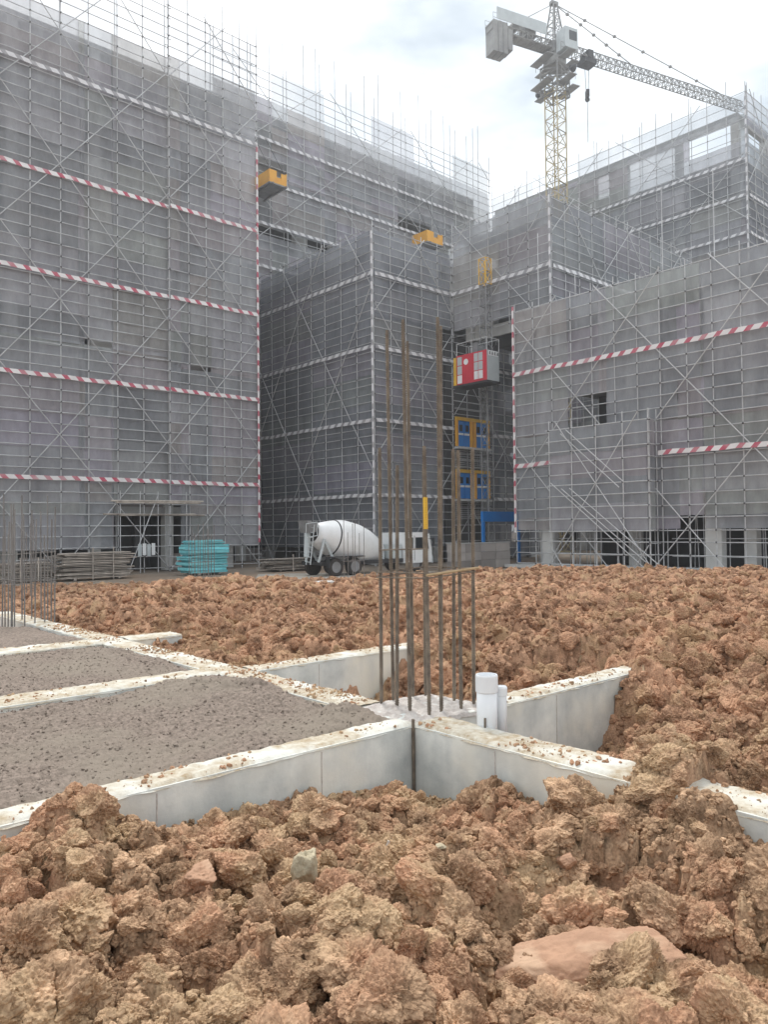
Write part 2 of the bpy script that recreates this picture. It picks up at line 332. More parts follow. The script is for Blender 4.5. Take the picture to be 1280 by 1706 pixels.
# known heights of the turned-over soil (x, y, z)
CP = [(-.5, 3.2, .92), (.5, 3.2, .95), (1.5, 1.5, .93), (1., 2.5, 1.0), (2, 2.5, .97), (3, 1., 1.0), (2.5, .5, .98), (3.2, 2.2, .95), (3.5, 3.3, .84), (2.5, 3.4, .88), (0, 2, .93), (1.7, 1.9, .98), (4.2, .5, 1.0), (5.5, .5, 1.15), (2, -1, .95),
      (4.8, 4.0, .32), (5.5, 3.95, .32), (6.1, 3.9, .42), (6.7, 3.9, .62), (7.3, 4.3, 1.15), (4.75, 3.45, .5), (4.85, 3.0, .95), (5., 2.45, 1.1), (5.5, 3.0, .95), (5.5, 2.1, 1.2), (4.75, 1.9, .98), (4.7, 1.5, .92), (6.0, 3.2, 1.0), (6.6, 3.1, 1.05), (7.5, 3, 1.35), (9, 2, 1.4), (12, 0, 1.4), (9, 4.5, 1.35),
      (5, 5.5, .32), (5, 6.8, .32), (6, 6.8, .36), (6, 5.2, .4), (6.5, 6.9, .62), (6.95, 7.3, 1.12), (7.1, 5.5, 1.0), (6.8, 5, .7), (8, 6, 1.28),
      (4.75, 7.9, 1.08), (4.7, 8.6, 1.1), (4.75, 9.5, 1.08), (4.7, 10., 1.0), (6, 8.5, 1.25), (6., 7.75, 1.08), (5.2, 7.8, 1.08), (7, 10, 1.42), (8, 8, 1.38), (10, 10, 1.42), (10, 6, 1.38), (6, 12, 1.4), (5, 13, .95), (4.85, 11, 1.0), (5.2, 10.75, .9), (4.8, 15.2, .75), (7, 16, 1.35),
      (9.9, 17.97, 1.5), (8.6, 17.6, 1.42), (7.0, 17.2, 1.15), (6.3, 18, .7), (7.3, 20.2, .62), (6.5, 21, .6), (8.5, 26, .45), (11.3, 17, 1.35), (12.4, 17.5, 1.22), (12, 16.1, .95), (18, 25, .42), (15.2, 13.3, 1.1), (16, 21, .62), (22, 20, .9), (14, 7.6, 1.4), (25.5, 12.5, 1.02), (30.6, 13, .95), (20, 8, 1.2), (29, 20, .9), (27, 24, .75), (23, 25, .75),
      (15, 32, .25), (21, 29, .3), (26, 28, .35), (12, 26, .7), (14.5, 24, .95), (3, 20, .55), (3, 28, .35), (0, 24, .4), (36, 9, .7), (36, 16, .62), (35, 22, .5), (38, 4, .7), (33, 27, .35)]
for px, py in ((-30, 1415), (0, 1402), (40, 1372), (90, 1330), (140, 1322), (185, 1325), (240, 1350), (290, 1385), (330, 1335), (390, 1306), (450, 1312), (510, 1305), (560, 1290), (640, 1295), (715, 1295)):
    p = hy(px, py, 4.22); CP.append((p[0], p[1], p[2]-.045))
for px, py in ((765, 1300), (830, 1295), (900, 1305), (1000, 1310), (1040, 1316), (1075, 1345), (1098, 1312), (1130, 1285), (1168, 1288), (1195, 1315), (1240, 1352), (1285, 1385)):
    p = hx(px, py, 4.05); CP.append((p[0], p[1], p[2]-.01))
CP += [(4.32, 2.33, 1.34), (4.5, 2.33, 1.34), (4.25, 2.42, 1.3), (4.2, 2.25, 1.3), (4.7, 2.3, 1.28)]
CP = np.array(CP); _d = np.hypot(CP[:, 0], CP[:, 1]); CP[:, 2] -= .05+.10*np.clip((_d-9)/12, 0, 1)
CPS = .25+.12*np.hypot(CP[:, 0], CP[:, 1])
def base_h(x, y):
    o = np.zeros(len(x))
    for k in range(0, len(x), 20000):
        a, b = x[k:k+20000, None], y[k:k+20000, None]
        r2 = ((a-CP[:, 0])**2+(b-CP[:, 1])**2)/CPS**2
        w = 1/(r2+.02)**1.7
        o[k:k+20000] = (w*CP[:, 2]).sum(1)/w.sum(1)
    return o
def in_beam(x, y, g=0.):
    b1 = (x < 4.45+g) & (y > 4.37-g) & (y < 4.60+g)
    b4 = (x > 4.14-g) & (x < 4.47+g) & (y > 4.3) & (y < 15)
    b3 = (x > 4.3) & (x < 6.95) & (y > 4.32-g) & (y < 4.55+g)
    b5 = (x > 4.3) & (x < 6.75) & (y > 7.22-g) & (y < 7.48+g)
    b7 = (x > 4.3) & (x < 5.0) & (y > 10.5-g) & (y < 10.9+g)
    b2 = (x > 4.17-g) & (x < 4.47+g) & (y < 4.5) & ((y > 2.50) | (y < 2.19))
    nd_ = (x > 4.3-g) & (x < 5.08+g) & (y > 4.35-g) & (y < 5.12+g)
    return b1 | b4 | b3 | b5 | b7 | b2 | nd_
def in_sand(x, y): return (x < 4.3) & (y > 4.5) & (y < 13.5)
def soil(x, y, fine=True):
    h = base_h(x, y); d = np.hypot(x, y); p = np.stack([x, y, np.zeros_like(x)], 1)
    amp = np.clip((h-.05)/.5, .12, 1)
    warp = np.stack([fbm(p*2.2, 3, 40), fbm(p*2.2, 3, 50), np.zeros_like(x)], 1)*.16
    q = p+warp
    h = h + amp*(fbm(p*.8, 3, 3)*.11 + fbm(p*2.6, 4, 5)*.08)
    fz = np.clip((d-6)/3, 0, 1)*np.clip((40-d)/8, 0, 1)
    h = h + fz*amp*(.24*blocks((p+warp*2.5)*.95, 25, .22)+.03)
    h = h + amp*(.15*blocks(q*2.3, 21, .16) + .085*blocks(q*5.4+warp, 31, .18))
    if fine:
        h = h + amp*(.034*blocks((q+warp*.4)*13., 61, .2) + .014*blocks((p+warp*.2)*32., 71, .25) + fbm(p*9, 4, 9)*.05)
    far = np.clip((d-38)/6, 0, 1); h = h*(1-far)-.25*far
    return h
PITS = [(*hz(px, py, .93)[:2], dp, r_) for px, py, dp, r_ in ((75, 1510, .22, .09), (240, 1590, .26, .07), (150, 1600, .16, .07), (430, 1500, .16, .08), (800, 1600, .22, .05), (820, 1640, .2, .06), (1110, 1470, .2, .08), (1180, 1450, .16, .06), (850, 1470, .14, .1), (580, 1460, .12, .09), (1040, 1500, .14, .06), (620, 1690, .2, .06), (1230, 1620, .2, .08), (340, 1640, .15, .08))]
def soil_h(x, y):
    h = soil(x, y)
    for a, b, dp, r_ in PITS: h = h - dp*np.exp(-(((x-a)**2+(y-b)**2)/r_**2)**1.5)
    h = np.where(in_beam(x, y), np.minimum(h, .80), h)
    near = in_beam(x, y, .18) & ~in_beam(x, y)
    h = np.where(near, np.minimum(h, 1.13+.4*(h-1.13)), h)
    return np.where(in_sand(x, y), np.minimum(h, .7), h)
def patch(x0, x1, y0, y1, res, keep=None, name='soil', m='dirt2'):
    nx, ny = int(round((x1-x0)/res))+1, int(round((y1-y0)/res))+1
    X, Y = np.meshgrid(np.linspace(x0, x1, nx), np.linspace(y0, y1, ny))
    Z = soil_h(X.ravel(), Y.ravel()).reshape(X.shape)
    return setp(link(grid_mesh(name, X, Y, Z, m, keep), None), kind='structure')
patch(-.2, 4.58, -.6, 4.44, .0125, m='dirt')
patch(-4, -.18, -4, 4.44, .06, m='dirt'); patch(-.2, 9.05, -5, -.58, .06, m='dirt')
patch(4.56, 9.05, -.6, 7.4, .022)
patch(4.4, 9.05, 7.37, 16.1, .028)
patch(8.95, 18.1, -4, 16.1, .055)
patch(-14., 18.1, 15.9, 34, .085)
patch(17.9, 44., -12, 34, .11)
patch(-14, 4.45, 13.4, 16.1, .06)

# ------------------------------------------------------------------ clods: lumpy crumb prototypes, scattered
def ico(level):
    import bmesh
    bm = bmesh.new(); bmesh.ops.create_icosphere(bm, subdivisions=level, radius=1); bm.verts.ensure_lookup_table()
    v = np.array([q.co[:] for q in bm.verts]); f = [tuple(w.index for w in q.verts) for q in bm.faces]; bm.free(); return v, f
def clod(level, seed, crumb=1., m='dirt'):
    v, f = ico(level); r = np.random.default_rng(seed); off = r.uniform(0, 60, 3)
    N = r.normal(size=(16, 3)); N /= np.linalg.norm(N, axis=1)[:, None]; O = r.uniform(.70, 1.05, 16)
    s = np.minimum((O/np.maximum(v @ N.T, .08)).min(1), 1.2)
    s = s + .20*fbm(v*1.6+off, 3, seed) + crumb*.17*(.48-worley(v*3.4+off, seed+7))
    if level >= 4: s = s + crumb*.15*(.45-worley(v*7.5+off, seed+13)) + .10*fbm(v*7+off, 4, seed+5, .6)
    if level >= 5: s = s + .075*(.4-worley(v*17+off, seed+17))
    v = v*s[:, None]*np.array([1, r.uniform(.7, 1), r.uniform(.62, .9)])
    me = bpy.data.meshes.new('clod'); me.from_pydata(v.tolist(), [], f); me.polygons.foreach_set('use_smooth', [False]*len(f)); me.materials.append(M[m])
    return me
BIG = [clod(6, 100+k) for k in range(6)]; MED = [clod(5, 200+k, 1.1) for k in range(6)]; SML = [clod(3, 300+k, 1.) for k in range(5)]; MED2 = [clod(5, 230+k, 1.1, 'dirt2') for k in range(6)]; SML2 = [clod(3, 330+k, 1., 'dirt2') for k in range(5)]
def gn_scatter(name, label, pts, rad, protos, mat_, seed):
    # one object of uncountable clods: points carry radius, rotation and kind
    n = len(pts); r = np.random.default_rng(seed)
    me = bpy.data.meshes.new(name); me.vertices.add(n); me.vertices.foreach_set('co', np.asarray(pts, float).ravel())
    me.attributes.new('rad', 'FLOAT', 'POINT').data.foreach_set('value', np.asarray(rad, np.float32))
    me.attributes.new('rot', 'FLOAT_VECTOR', 'POINT').data.foreach_set('vector', np.stack([r.uniform(-.9, .9, n), r.uniform(-.9, .9, n), r.uniform(0, 6.3, n)], 1).astype(np.float32).ravel())
    me.attributes.new('kin', 'INT', 'POINT').data.foreach_set('value', r.integers(0, len(protos), n).astype(np.int32))
    o = bpy.data.objects.new(name, me); COL.objects.link(o)
    ng = bpy.data.node_groups.new(name, 'GeometryNodeTree'); ng.interface.new_socket('Geometry', in_out='INPUT', socket_type='NodeSocketGeometry'); ng.interface.new_socket('Geometry', in_out='OUTPUT', socket_type='NodeSocketGeometry')
    gi = nd(ng, 'NodeGroupInput'); go = nd(ng, 'NodeGroupOutput'); col = bpy.data.collections.new(name+'_shapes')
    for k, pm in enumerate(protos): col.objects.link(bpy.data.objects.new('clod_shape', pm))
    ci = nd(ng, 'GeometryNodeCollectionInfo'); ci.inputs[0].default_value = col; ci.inputs['Separate Children'].default_value = True; ci.inputs['Reset Children'].default_value = True
    ip = nd(ng, 'GeometryNodeInstanceOnPoints'); ip.inputs['Pick Instance'].default_value = True
    def at(nm, ty):
        a = nd(ng, 'GeometryNodeInputNamedAttribute', data_type=ty); a.inputs['Name'].default_value = nm; return a.outputs['Attribute']
    ng.links.new(gi.outputs[0], ip.inputs['Points']); ng.links.new(ci.outputs[0], ip.inputs['Instance'])
    ng.links.new(at('kin', 'INT'), ip.inputs['Instance Index']); ng.links.new(at('rot', 'FLOAT_VECTOR'), ip.inputs['Rotation']); ng.links.new(at('rad', 'FLOAT'), ip.inputs['Scale'])
    ng.links.new(ip.outputs[0], go.inputs[0])
    md = o.modifiers.new('scatter', 'NODES'); md.node_group = ng
    return setp(o, label, 'soil', kind='stuff')
def wedge(n, d0, d1, seed, lat=.56, p=1.):
    r = np.random.default_rng(seed); d = d0+(d1-d0)*r.random(n)**p; u = r.uniform(-lat, lat, n)
    return d*F0[0]+u*d*R0[0], d*F0[1]+u*d*R0[1], r
def scat(name, label, n, d0, d1, r0, r1, protos, seed, sink=.15, pw=2.2, p=1., cond=None):
    x, y, r = wedge(n, d0, d1, seed, p=p)
    ok = ~in_beam(x, y, .03) & ~in_sand(x, y)
    if cond is not None: ok &= cond(x, y)
    x, y = x[ok], y[ok]; rad = r0+(r1-r0)*r.random(len(x))**pw
    # large lumps keep clear of exposed beam tops and of the visible trench faces
    ok = ~in_beam(x, y, .03+.8*rad.max()*0 + .0) | (rad < .03); b = in_beam(x+0, y+0, .22); ok &= ~(b & (rad > .07)); x, y, rad = x[ok], y[ok], rad[ok]
    z = soil_h(x, y)+rad*sink
    pit = np.zeros(len(x), bool)
    for a, b, dp, r_ in PITS: pit |= np.hypot(x-a, y-b) < r_*.75+rad*.8
    keep = (z > .06) & ~(pit & (rad > .012)) & ~(in_beam(x, y, .12) & (z+rad*.6 > 1.16))
    gn_scatter(name, label, np.stack([x, y, z], 1)[keep], rad[keep], protos, 'dirt', seed)
scat('soil_clods', 'big crumbly reddish clods heaped in the foreground', 420, 1.7, 6.2, .07, .19, BIG, 1, sink=.12)
scat('soil_clods', 'fist-sized reddish clods lying over the foreground soil', 7500, 1.6, 7.5, .016, .075, MED, 2, sink=.2, pw=2.6)
scat('soil_crumbs', 'loose fine soil crumbs strewn over the foreground', 60000, 1.6, 7., .005, .022, SML, 3, sink=.3, pw=2.2)
scat('soil_clods', 'reddish clods on the heap behind the concrete beams', 6500, 6., 18, .035, .15, MED2, 4, sink=.12, pw=2.4)
scat('soil_crumbs', 'small soil lumps on the heap behind the concrete beams', 36000, 6., 18, .012, .045, SML2, 5, sink=.25, p=1.)
scat('soil_clods', 'distant clods on the soil heap near the scaffolds', 14000, 17, 38, .05, .20, [clod(4, 400+k, 1., 'dirt2') for k in range(5)], 6, sink=.1, p=.9)

# ------------------------------------------------------------------ sand fill between the beams
HEAPS = ((3.95, 4.95, .09, .3), (3.9, 6.3, .10, .45), (3.6, 7.05, .07, .5), (3.8, 8.6, .06, .5), (3.9, 9.6, .06, .4), (3.6, 11.3, .09, .4))
def sand_h(x, y):
    p = np.stack([x, y, np.zeros_like(x)], 1)
    Z = 1.068 + fbm(p*.9, 3, 81)*.03 + fbm(p*np.array([2.2, 6, 1]), 4, 82)*.03 + .012*blocks(p*9, 83, .2) + .006*blocks(p*24, 87, .3) + fbm(p*25, 3, 84)*.012
    for a, b, h, s_ in HEAPS: Z += h*np.exp(-((x-a)**2+(y-b)**2)/s_**2)*(1+.6*fbm(p*6, 3, 85))
    return Z
def sandp(x0, x1, y0, y1, res):
    nx, ny = int((x1-x0)/res)+1, int((y1-y0)/res)+1
    X, Y = np.meshgrid(np.linspace(x0, x1, nx), np.linspace(y0, y1, ny)); x, y = X.ravel(), Y.ravel(); Z = sand_h(x, y)
    e = np.minimum(np.minimum(x-x0, x1-x), np.minimum(y-y0, y1-y)); Z = Z - .035*np.exp(-(e/.10)**2)*(1+fbm(np.stack([x, y, 0*x], 1)*3, 2, 86))
    setp(link(grid_mesh('sand', X, Y, Z.reshape(X.shape), 'sand'), None), kind='structure')
sandp(-1.5, 4.16, 4.56, 7.3, .014); sandp(-1.5, 4.14, 7.72, 10.5, .022); sandp(-2, 4.14, 10.9, 13.6, .035)
x = rng.uniform(-.5, 4.05, 30000); y = rng.uniform(4.65, 10.4, 30000); ok = ~((y > 7.25) & (y < 7.8)); x, y = x[ok], y[ok]
SANDM = []
for k in range(4):
    pm = clod(3, 500+k).copy(); pm.materials.clear(); pm.materials.append(M['sand']); SANDM.append(pm)
gn_scatter('sand_lumps', 'small lumps strewn on the grey sand fill', np.stack([x, y, sand_h(x, y)+.001], 1), .002+.012*rng.random(len(x))**8, SANDM, 'sand', 51)

# ================================================================== FOUNDATION BEAMS
def beam(label, x0, x1, y0, y1, zb=.0, hang=.012):
    t = thing('foundation_beam', label, 'beam', ((x0+x1)/2, (y0+y1)/2, zb), 'concrete foundation beams')
    b = MB(); b.bx(x0, x1, y0, y1, zb, BEAM_Z-.02); b.build('beam_body', 'face', t)
    L = max(x1-x0, y1-y0); W = min(x1-x0, y1-y0); n = max(8, int(L/.03)); k = max(6, int(W/.03))
    alongx = x1-x0 > y1-y0
    a = np.linspace(0, 1, n+1); c = np.linspace(0, 1, k+1); A, Cc = np.meshgrid(a, c)
    X = x0+(x1-x0)*(A if alongx else Cc); Y = y0+(y1-y0)*(Cc if alongx else A)
    p = np.stack([X.ravel(), Y.ravel(), np.zeros(X.size)], 1)
    edge = np.minimum(Cc, 1-Cc).ravel()
    Z = BEAM_Z-.012+.02*(fbm(p*5, 4, 90)*.6+.4) + .010*(.45-worley(p*11, 91, True)) + .006*fbm(p*30, 2, 94)
    w = fbm(p*9, 4, 92)*.014 + hang*.6; sg = np.where(Cc.ravel() < .5, -1, 1); out = (edge < .5/k)
    off = np.where(out, sg*np.clip(w, -.014, .03), 0)
    if alongx: Y = Y+off.reshape(Y.shape)
    else: X = X+off.reshape(X.shape)
    Z = np.where(out, BEAM_Z-.035+.012*fbm(p*7, 3, 93), Z)
    o = grid_mesh('mortar_cap', X-(x0+x1)/2, Y-(y0+y1)/2, Z.reshape(X.shape)-zb, 'cap'); link(o, t)
    # shutter joints on the two long faces
    for k in range(1, int(L/1.22)+1):
        for sd in (-1, 1):
            if alongx: q = (x0+1.22*k-.35, y0-.001 if sd < 0 else y1+.001)
            else: q = (x0-.001 if sd < 0 else x1+.001, y1-1.22*k+.4)
            if not (x0 <= q[0]+.01 and q[0]-.01 <= x1 and y0 <= q[1]+.01 and q[1]-.01 <= y1): continue
            box_o('form_joint', (q[0], q[1], BEAM_Z/2+.02), (.007, .004, BEAM_Z-.14) if alongx else (.004, .007, BEAM_Z-.14), 'rough', t)
    return t
beam('near concrete beam running left beside the big sand bed', -2.5, 4.14, 4.345, 4.60)
beam('concrete beam running from the rebar column to the lower right, partly buried', 4.14, 4.50, .3, 4.345)
beam('concrete beam running right from behind the white pipe into the soil', 5.06, 7.8, 4.30, 4.57)
beam('long concrete beam going away behind the sand beds', 4.12, 4.49, 5.10, 16)
beam('short concrete beam with grey face left of the rebar column', 4.49, 7.2, 7.2, 7.5)
beam('concrete strip between the big sand bed and the second one', -2.5, 4.12, 7.30, 7.72)
beam('farthest concrete strip between the sand beds at left', -2.5, 4.12, 10.48, 10.92)
beam('short beam stub with a flat grey face poking from soil at left', 4.49, 5.3, 10.48, 10.9)
bp_ = []
for (x0, x1, y0, y1, dens) in ((-1, 4.14, 4.36, 4.59, 500), (4.16, 4.48, 2.5, 4.33, 500), (4.16, 4.48, .5, 2.2, 300), (5.1, 7.2, 4.32, 4.55, 350), (4.14, 4.47, 5.15, 13, 3200), (4.5, 7, 7.22, 7.48, 300), (-1, 4.1, 7.33, 7.7, 600), (0, 4.1, 10.5, 10.9, 300)):
    xx, yy = rng.uniform(x0, x1, dens), rng.uniform(y0, y1, dens)
    w = fbm(np.stack([xx*1.6, yy*1.6, np.zeros(dens)], 1), 3, 140); k = w > rng.uniform(-.25, .35, dens); bp_.append(np.stack([xx[k], yy[k], np.full(k.sum(), 1.098)], 1))
bp_ = np.concatenate(bp_)
gn_scatter('soil_crumbs', 'tan soil crumbs fallen on the concrete beam tops', bp_, .003+.018*rng.random(len(bp_))**4, SML, 'dirt', 52)
# column footing stub at the node
t = thing('column_stub', 'rough concrete column stub under the tall rebar', 'column', (4.72, 4.75, 0))
b = MB(); b.bx(4.142, 5.058, 4.347, 5.098, .0, BEAM_Z-.03); b.build('stub_body', 'face', t)
X, Y = np.meshgrid(np.linspace(4.13, 5.07, 64), np.linspace(4.335, 5.11, 52)); p = np.stack([X.ravel(), Y.ravel(), np.zeros(X.size)], 1)
e = np.minimum(np.minimum(X-4.13, 5.07-X), np.minimum(Y-4.335, 5.11-Y)).ravel()
Z = BEAM_Z-.02+.05*(.5-worley(p*9, 95, True))*np.clip(e/.1, 0, 1)+.03*fbm(p*7, 4, 96)-.03*(e < .01)
link(grid_mesh('rough_top', X-4.72, Y-4.75, Z.reshape(X.shape), 'rough', smooth=False), t)
b = MB(); b.tube((4.128, 4.333, .2), (4.128, 4.335, 1.13), .013, 8); b.tube((4.112, 4.318, .2), (4.112, 4.32, 1.0), .006, 6); b.build('corner_bar', 'bar', t)

# ================================================================== REBAR CAGES
BARS = []
def cage(label, xs, ys, z0, tops, r, m, stirrups, n=8, lean=.012, inner=False, jit=.0):
    t = thing('rebar_cage', label, 'rebar', ((xs[0]+xs[-1])/2, (ys[0]+ys[-1])/2, z0), 'upright column reinforcement')
    k = 0
    for i, x in enumerate(xs):
        for j, y in enumerate(ys):
            if not inner and 0 < i < len(xs)-1 and 0 < j < len(ys)-1: continue
            top = tops[k % len(tops)]+random.uniform(-.06, .06); k += 1
            x += random.uniform(-jit, jit); y += random.uniform(-jit, jit); lx, ly = random.uniform(-lean, lean), random.uniform(-lean, lean); tube_o('bar', (x-lx*.25, y-ly*.25, z0-.25), (x+lx*(top-z0), y+ly*(top-z0), top), r, m, t, n); BARS.append((x, y, lx, ly, z0, top))
    for z, dz in stirrups:
        o = r*1.6; P = [(xs[0]-o, ys[0]-o, z), (xs[-1]+o, ys[0]-o, z+dz), (xs[-1]+o, ys[-1]+o, z+dz*.5), (xs[0]-o, ys[-1]+o, z-dz*.6)]
        b = MB(); b.path(P+[P[0]], r*.45, 6); b.build('stirrup', m, t)
    return t
XS = [4.44, 4.58, 4.82, 4.98]; YS = [4.47, 4.70, 4.86, 5.06]
main = cage('tall bundle of rusty upright bars on the column stub in the centre', XS, YS, 1.1, [3.3, 4.38, 3.2, 3.35, 4.3, 4.42, 3.25, 4.35, 3.3], .0135, 'bar', ((2.2, .03), (2.24, .02)), jit=.0)
# ribs: short rings on the thick bars
b = MB(); b.tube((4.44-.04, 4.44, 2.225), (5.03, 4.44, 2.26), .012, 6); b.build('lath', 'lath', main)
q_ = BARS[0]; b = MB(); b.tube((q_[0]+q_[2]*1.5, q_[1]+q_[3]*1.5, 2.60), (q_[0]+q_[2]*1.76, q_[1]+q_[3]*1.76, 2.86), .019, 8); b.build('yellow_sleeve', 'yellow', main)
b = MB(); b.tube((4.43, 5.06, 2.42), (4.43, 4.45, 2.44), .007, 6); b.build('tie_bar', 'bar', main)
b = MB()
for (x, y, lx, ly, z0_, tp_) in BARS[:12]:
    z = z0_+.02
    while z < tp_-.02: b.box((x+lx*(z-z0_), y+ly*(z-z0_), z), (.0305, .0305, .005), rz=.4, tilt=.35); z += .02
setp(b.build('bar_ribs', 'bar', main), kind='stuff')
cage('cluster of thin upright bars at the far left beam end', [3.86, 4.02, 4.18, 4.34, 4.5], [13.55, 13.72, 13.9, 14.07, 14.24], 1.08, [2.95, 3.1, 2.85, 3.3, 2.6], .012, 'bar_far', ((1.75, .02), (1.82, -.02), (2.25, .03)), 6)
p = hd(336, 962, 30); cage('thin upright bars standing in front of the cyan stack', [p[0]-.35, p[0]-.1, p[0]+.12, p[0]+.36], [p[1]-.35, p[1]-.1, p[1]+.15, p[1]+.35], .6, [2.9, 2.5, 2.75, 2.3], .014, 'bar_far', ((1.4, .02),), 5)
p = hd(590, 962, 32); cage('a few thin upright bars in front of the mixer drum', [p[0]-.3, p[0]+.3], [p[1]-.3, p[1], p[1]+.3], .5, [2.9, 2.5, 3.0], .014, 'bar_far', ((1.3, .02),), 5)
p = hd(35, 950, 26); cage('grey upright bars behind the far left beam end', [p[0]-.4, p[0]-.1, p[0]+.3], [p[1]-.4, p[1], p[1]+.4], .5, [2.9, 2.6, 3.1], .014, 'bar_far', ((1.4, .02),), 5)

# ================================================================== PVC PIPES
p = hz(812, 1206, 1.1)
t = thing('drain_pipe', 'thick white plastic drain pipe with a collar beside the rebar', 'pipe', (p[0], p[1], 1.1), 'white plastic pipes')
b = MB(); b.lathe((p[0], p[1], .9), (0, 0, 1), [(0, .078), (.525, .078)], 32); b.build('pipe_body', 'pvc', t, True)
b = MB(); b.lathe((p[0], p[1], 1.345), (0, 0, 1), [(0, .080), (.006, .086), (.125, .086), (.135, .082), (.135, .072), (.1, .072)], 48); b.build('collar', 'pvc', t)
p2 = hz(831, 1203, 1.1)
t = thing('drain_pipe', 'thinner white plastic pipe just right of the thick one', 'pipe', (p2[0]+.04, p2[1]+.0, 1.1), 'white plastic pipes')
b = MB(); b.lathe((p2[0]+.04, p2[1], .9), (0, 0, 1), [(0, .04), (.47, .04), (.475, .036)], 24); b.build('pipe_body', 'pvc', t, True)
b = MB(); b.lathe((p2[0]+.04, p2[1], 1.30), (0, 0, 1), [(0, .041), (.004, .045), (.06, .045), (.068, .042)], 40); b.build('collar', 'pvc', t)
p = hz(808, 1213, 1.09)
b = MB(); b.tube((p[0], p[1], 1.0), (p[0]+.005, p[1], 1.165), .009, 6); o = b.build('dowel_bar', 'bar'); setp(o, 'short rusty dowel sticking out of the beam below the pipe', 'dowel')

# ================================================================== BUILDINGS BEHIND THE NETS
def building(label, x0, x1, y0, y1, z0, floors, face_x=True, face_y=True, bay=6.0, open_top=False, doors=(), shade_core=4.0, nofloor0=False, voids=()):
    t = thing('unfinished_building', label, 'building', ((x0+x1)/2, (y0+y1)/2, z0), 'unfinished concrete buildings')
    R = random.Random(int(x0*10+y1*3))
    zs = [z0]+list(floors)
    for k, z in enumerate(zs[1:]):
        if open_top and k == len(zs)-2:
            for (a_, b_, c_, d_) in ((x0, x1, y0, y0+.5), (x0, x0+.5, y0+.5, y1-.5), (x0, x1, y1-.5, y1), (x1-.5, x1, y0+.5, y1-.5)): box_o('roof_beam', ((a_+b_)/2, (c_+d_)/2, z-.35), (b_-a_, d_-c_, .7), 'conc', t)
            continue
        box_o('slab', ((x0+x1)/2, (y0+y1)/2, z-.28), (x1-x0, y1-y0, .55), 'conc', t)
    zt = zs[-2] if open_top else zs[-1]
    box_o('shade_core', ((x0+x1)/2+shade_core*.4, (y0+y1)/2+shade_core*.4, (z0+zt)/2-.3), (max(1, x1-x0-shade_core), max(1, y1-y0-shade_core), zt-z0-.5), 'shade_core', t)  # dark box added inside to stop light showing through
    def run(axis, c, a0, a1):
        n = max(1, int(round((a1-a0)/bay))); w = (a1-a0)/n
        for k in range(n+1):
            a = a0+k*w; a = min(max(a, a0+.35), a1-.35)
            ctr = (a, c+.3) if axis == 'x' else (c+.3, a)
            box_o('column', (ctr[0], ctr[1], (z0+zs[-1])/2-.3), (.6, .66, zs[-1]-z0-.6), 'conc_pale', t)
        for f in range(len(zs)-1):
            if (nofloor0 and f == 0): continue
            if open_top == 'part': pass
            za, zb = zs[f], zs[f+1]-.56
            for k in range(n):
                u0, u1 = a0+k*w+.35, a0+(k+1)*w-.35
                if any(d[0] == axis and d[1] < (u0+u1)/2 < d[2] and f == 0 for d in doors): continue
                if any(d[0] == axis and d[1] < (u0+u1)/2 < d[2] and d[3] == f for d in voids): continue
                q = R.random(); b = MB(); y_ = c+.35
                def pc(a_, b_, lo, hi):
                    if axis == 'x': b.bx(a_, b_, y_, y_+.2, lo, hi)
                    else: b.bx(y_, y_+.2, a_, b_, lo, hi)
                if q < .22: continue
                if q < .42: pc(u0, u1, za, zb)
                elif q < .8:
                    m0, m1 = u0+(u1-u0)*R.uniform(.18, .35), u0+(u1-u0)*R.uniform(.6, .85)
                    s, l = za+.9, zb-R.uniform(.2, .5)
                    pc(u0, m0, za, zb); pc(m1, u1, za, zb); pc(m0, m1, za, s); pc(m0, m1, l, zb)
                else: pc(u0, u1, za, za+1.1)
                b.build('wall_panel', R.choice(['block', 'conc', 'block', 'conc_pale']), t)
    if face_y: run('x', y0, x0, x1)
    if face_x: run('y', x0, y0, y1)
    return t
fl = lambda a, b, h: [a+h*k for k in range(1, int(round((b-a)/h))+1)]
building('tall concrete building behind the left scaffold', -1.2, 28.8, 48.9, 62, 0, fl(0, 34.2, 4.28), face_x=False, bay=5.0, doors=(('x', 19, 24),), shade_core=6)
building('long concrete building behind the far scaffold wall at the top', 28.9, 65.5, 57.9, 72, 0, fl(0, 40, 4.0), face_x=False)
building('mid-height concrete block behind the central corner scaffold', 37.1, 56, 42.6, 57.6, 0, fl(0, 23.8, 3.97))
building('upper concrete block bridging over the hoist bay', 45.3, 63.5, 33.2, 41., 17.4, fl(17.4, 25.4, 4.0))
building('low concrete building behind the right scaffold', 42.3, 60, 4, 31.8, 0, fl(0, 16.8, 4.2), nofloor0=True, shade_core=7, bay=7.0, voids=(('y', 20, 31, 2),))
building('distant concrete building behind the upper right scaffold', 75.4, 96, 32.3, 63, 0, fl(0, 43, 4.3), open_top=True, shade_core=6, voids=(('y', 32, 38, 9), ('x', 75, 96, 9)))

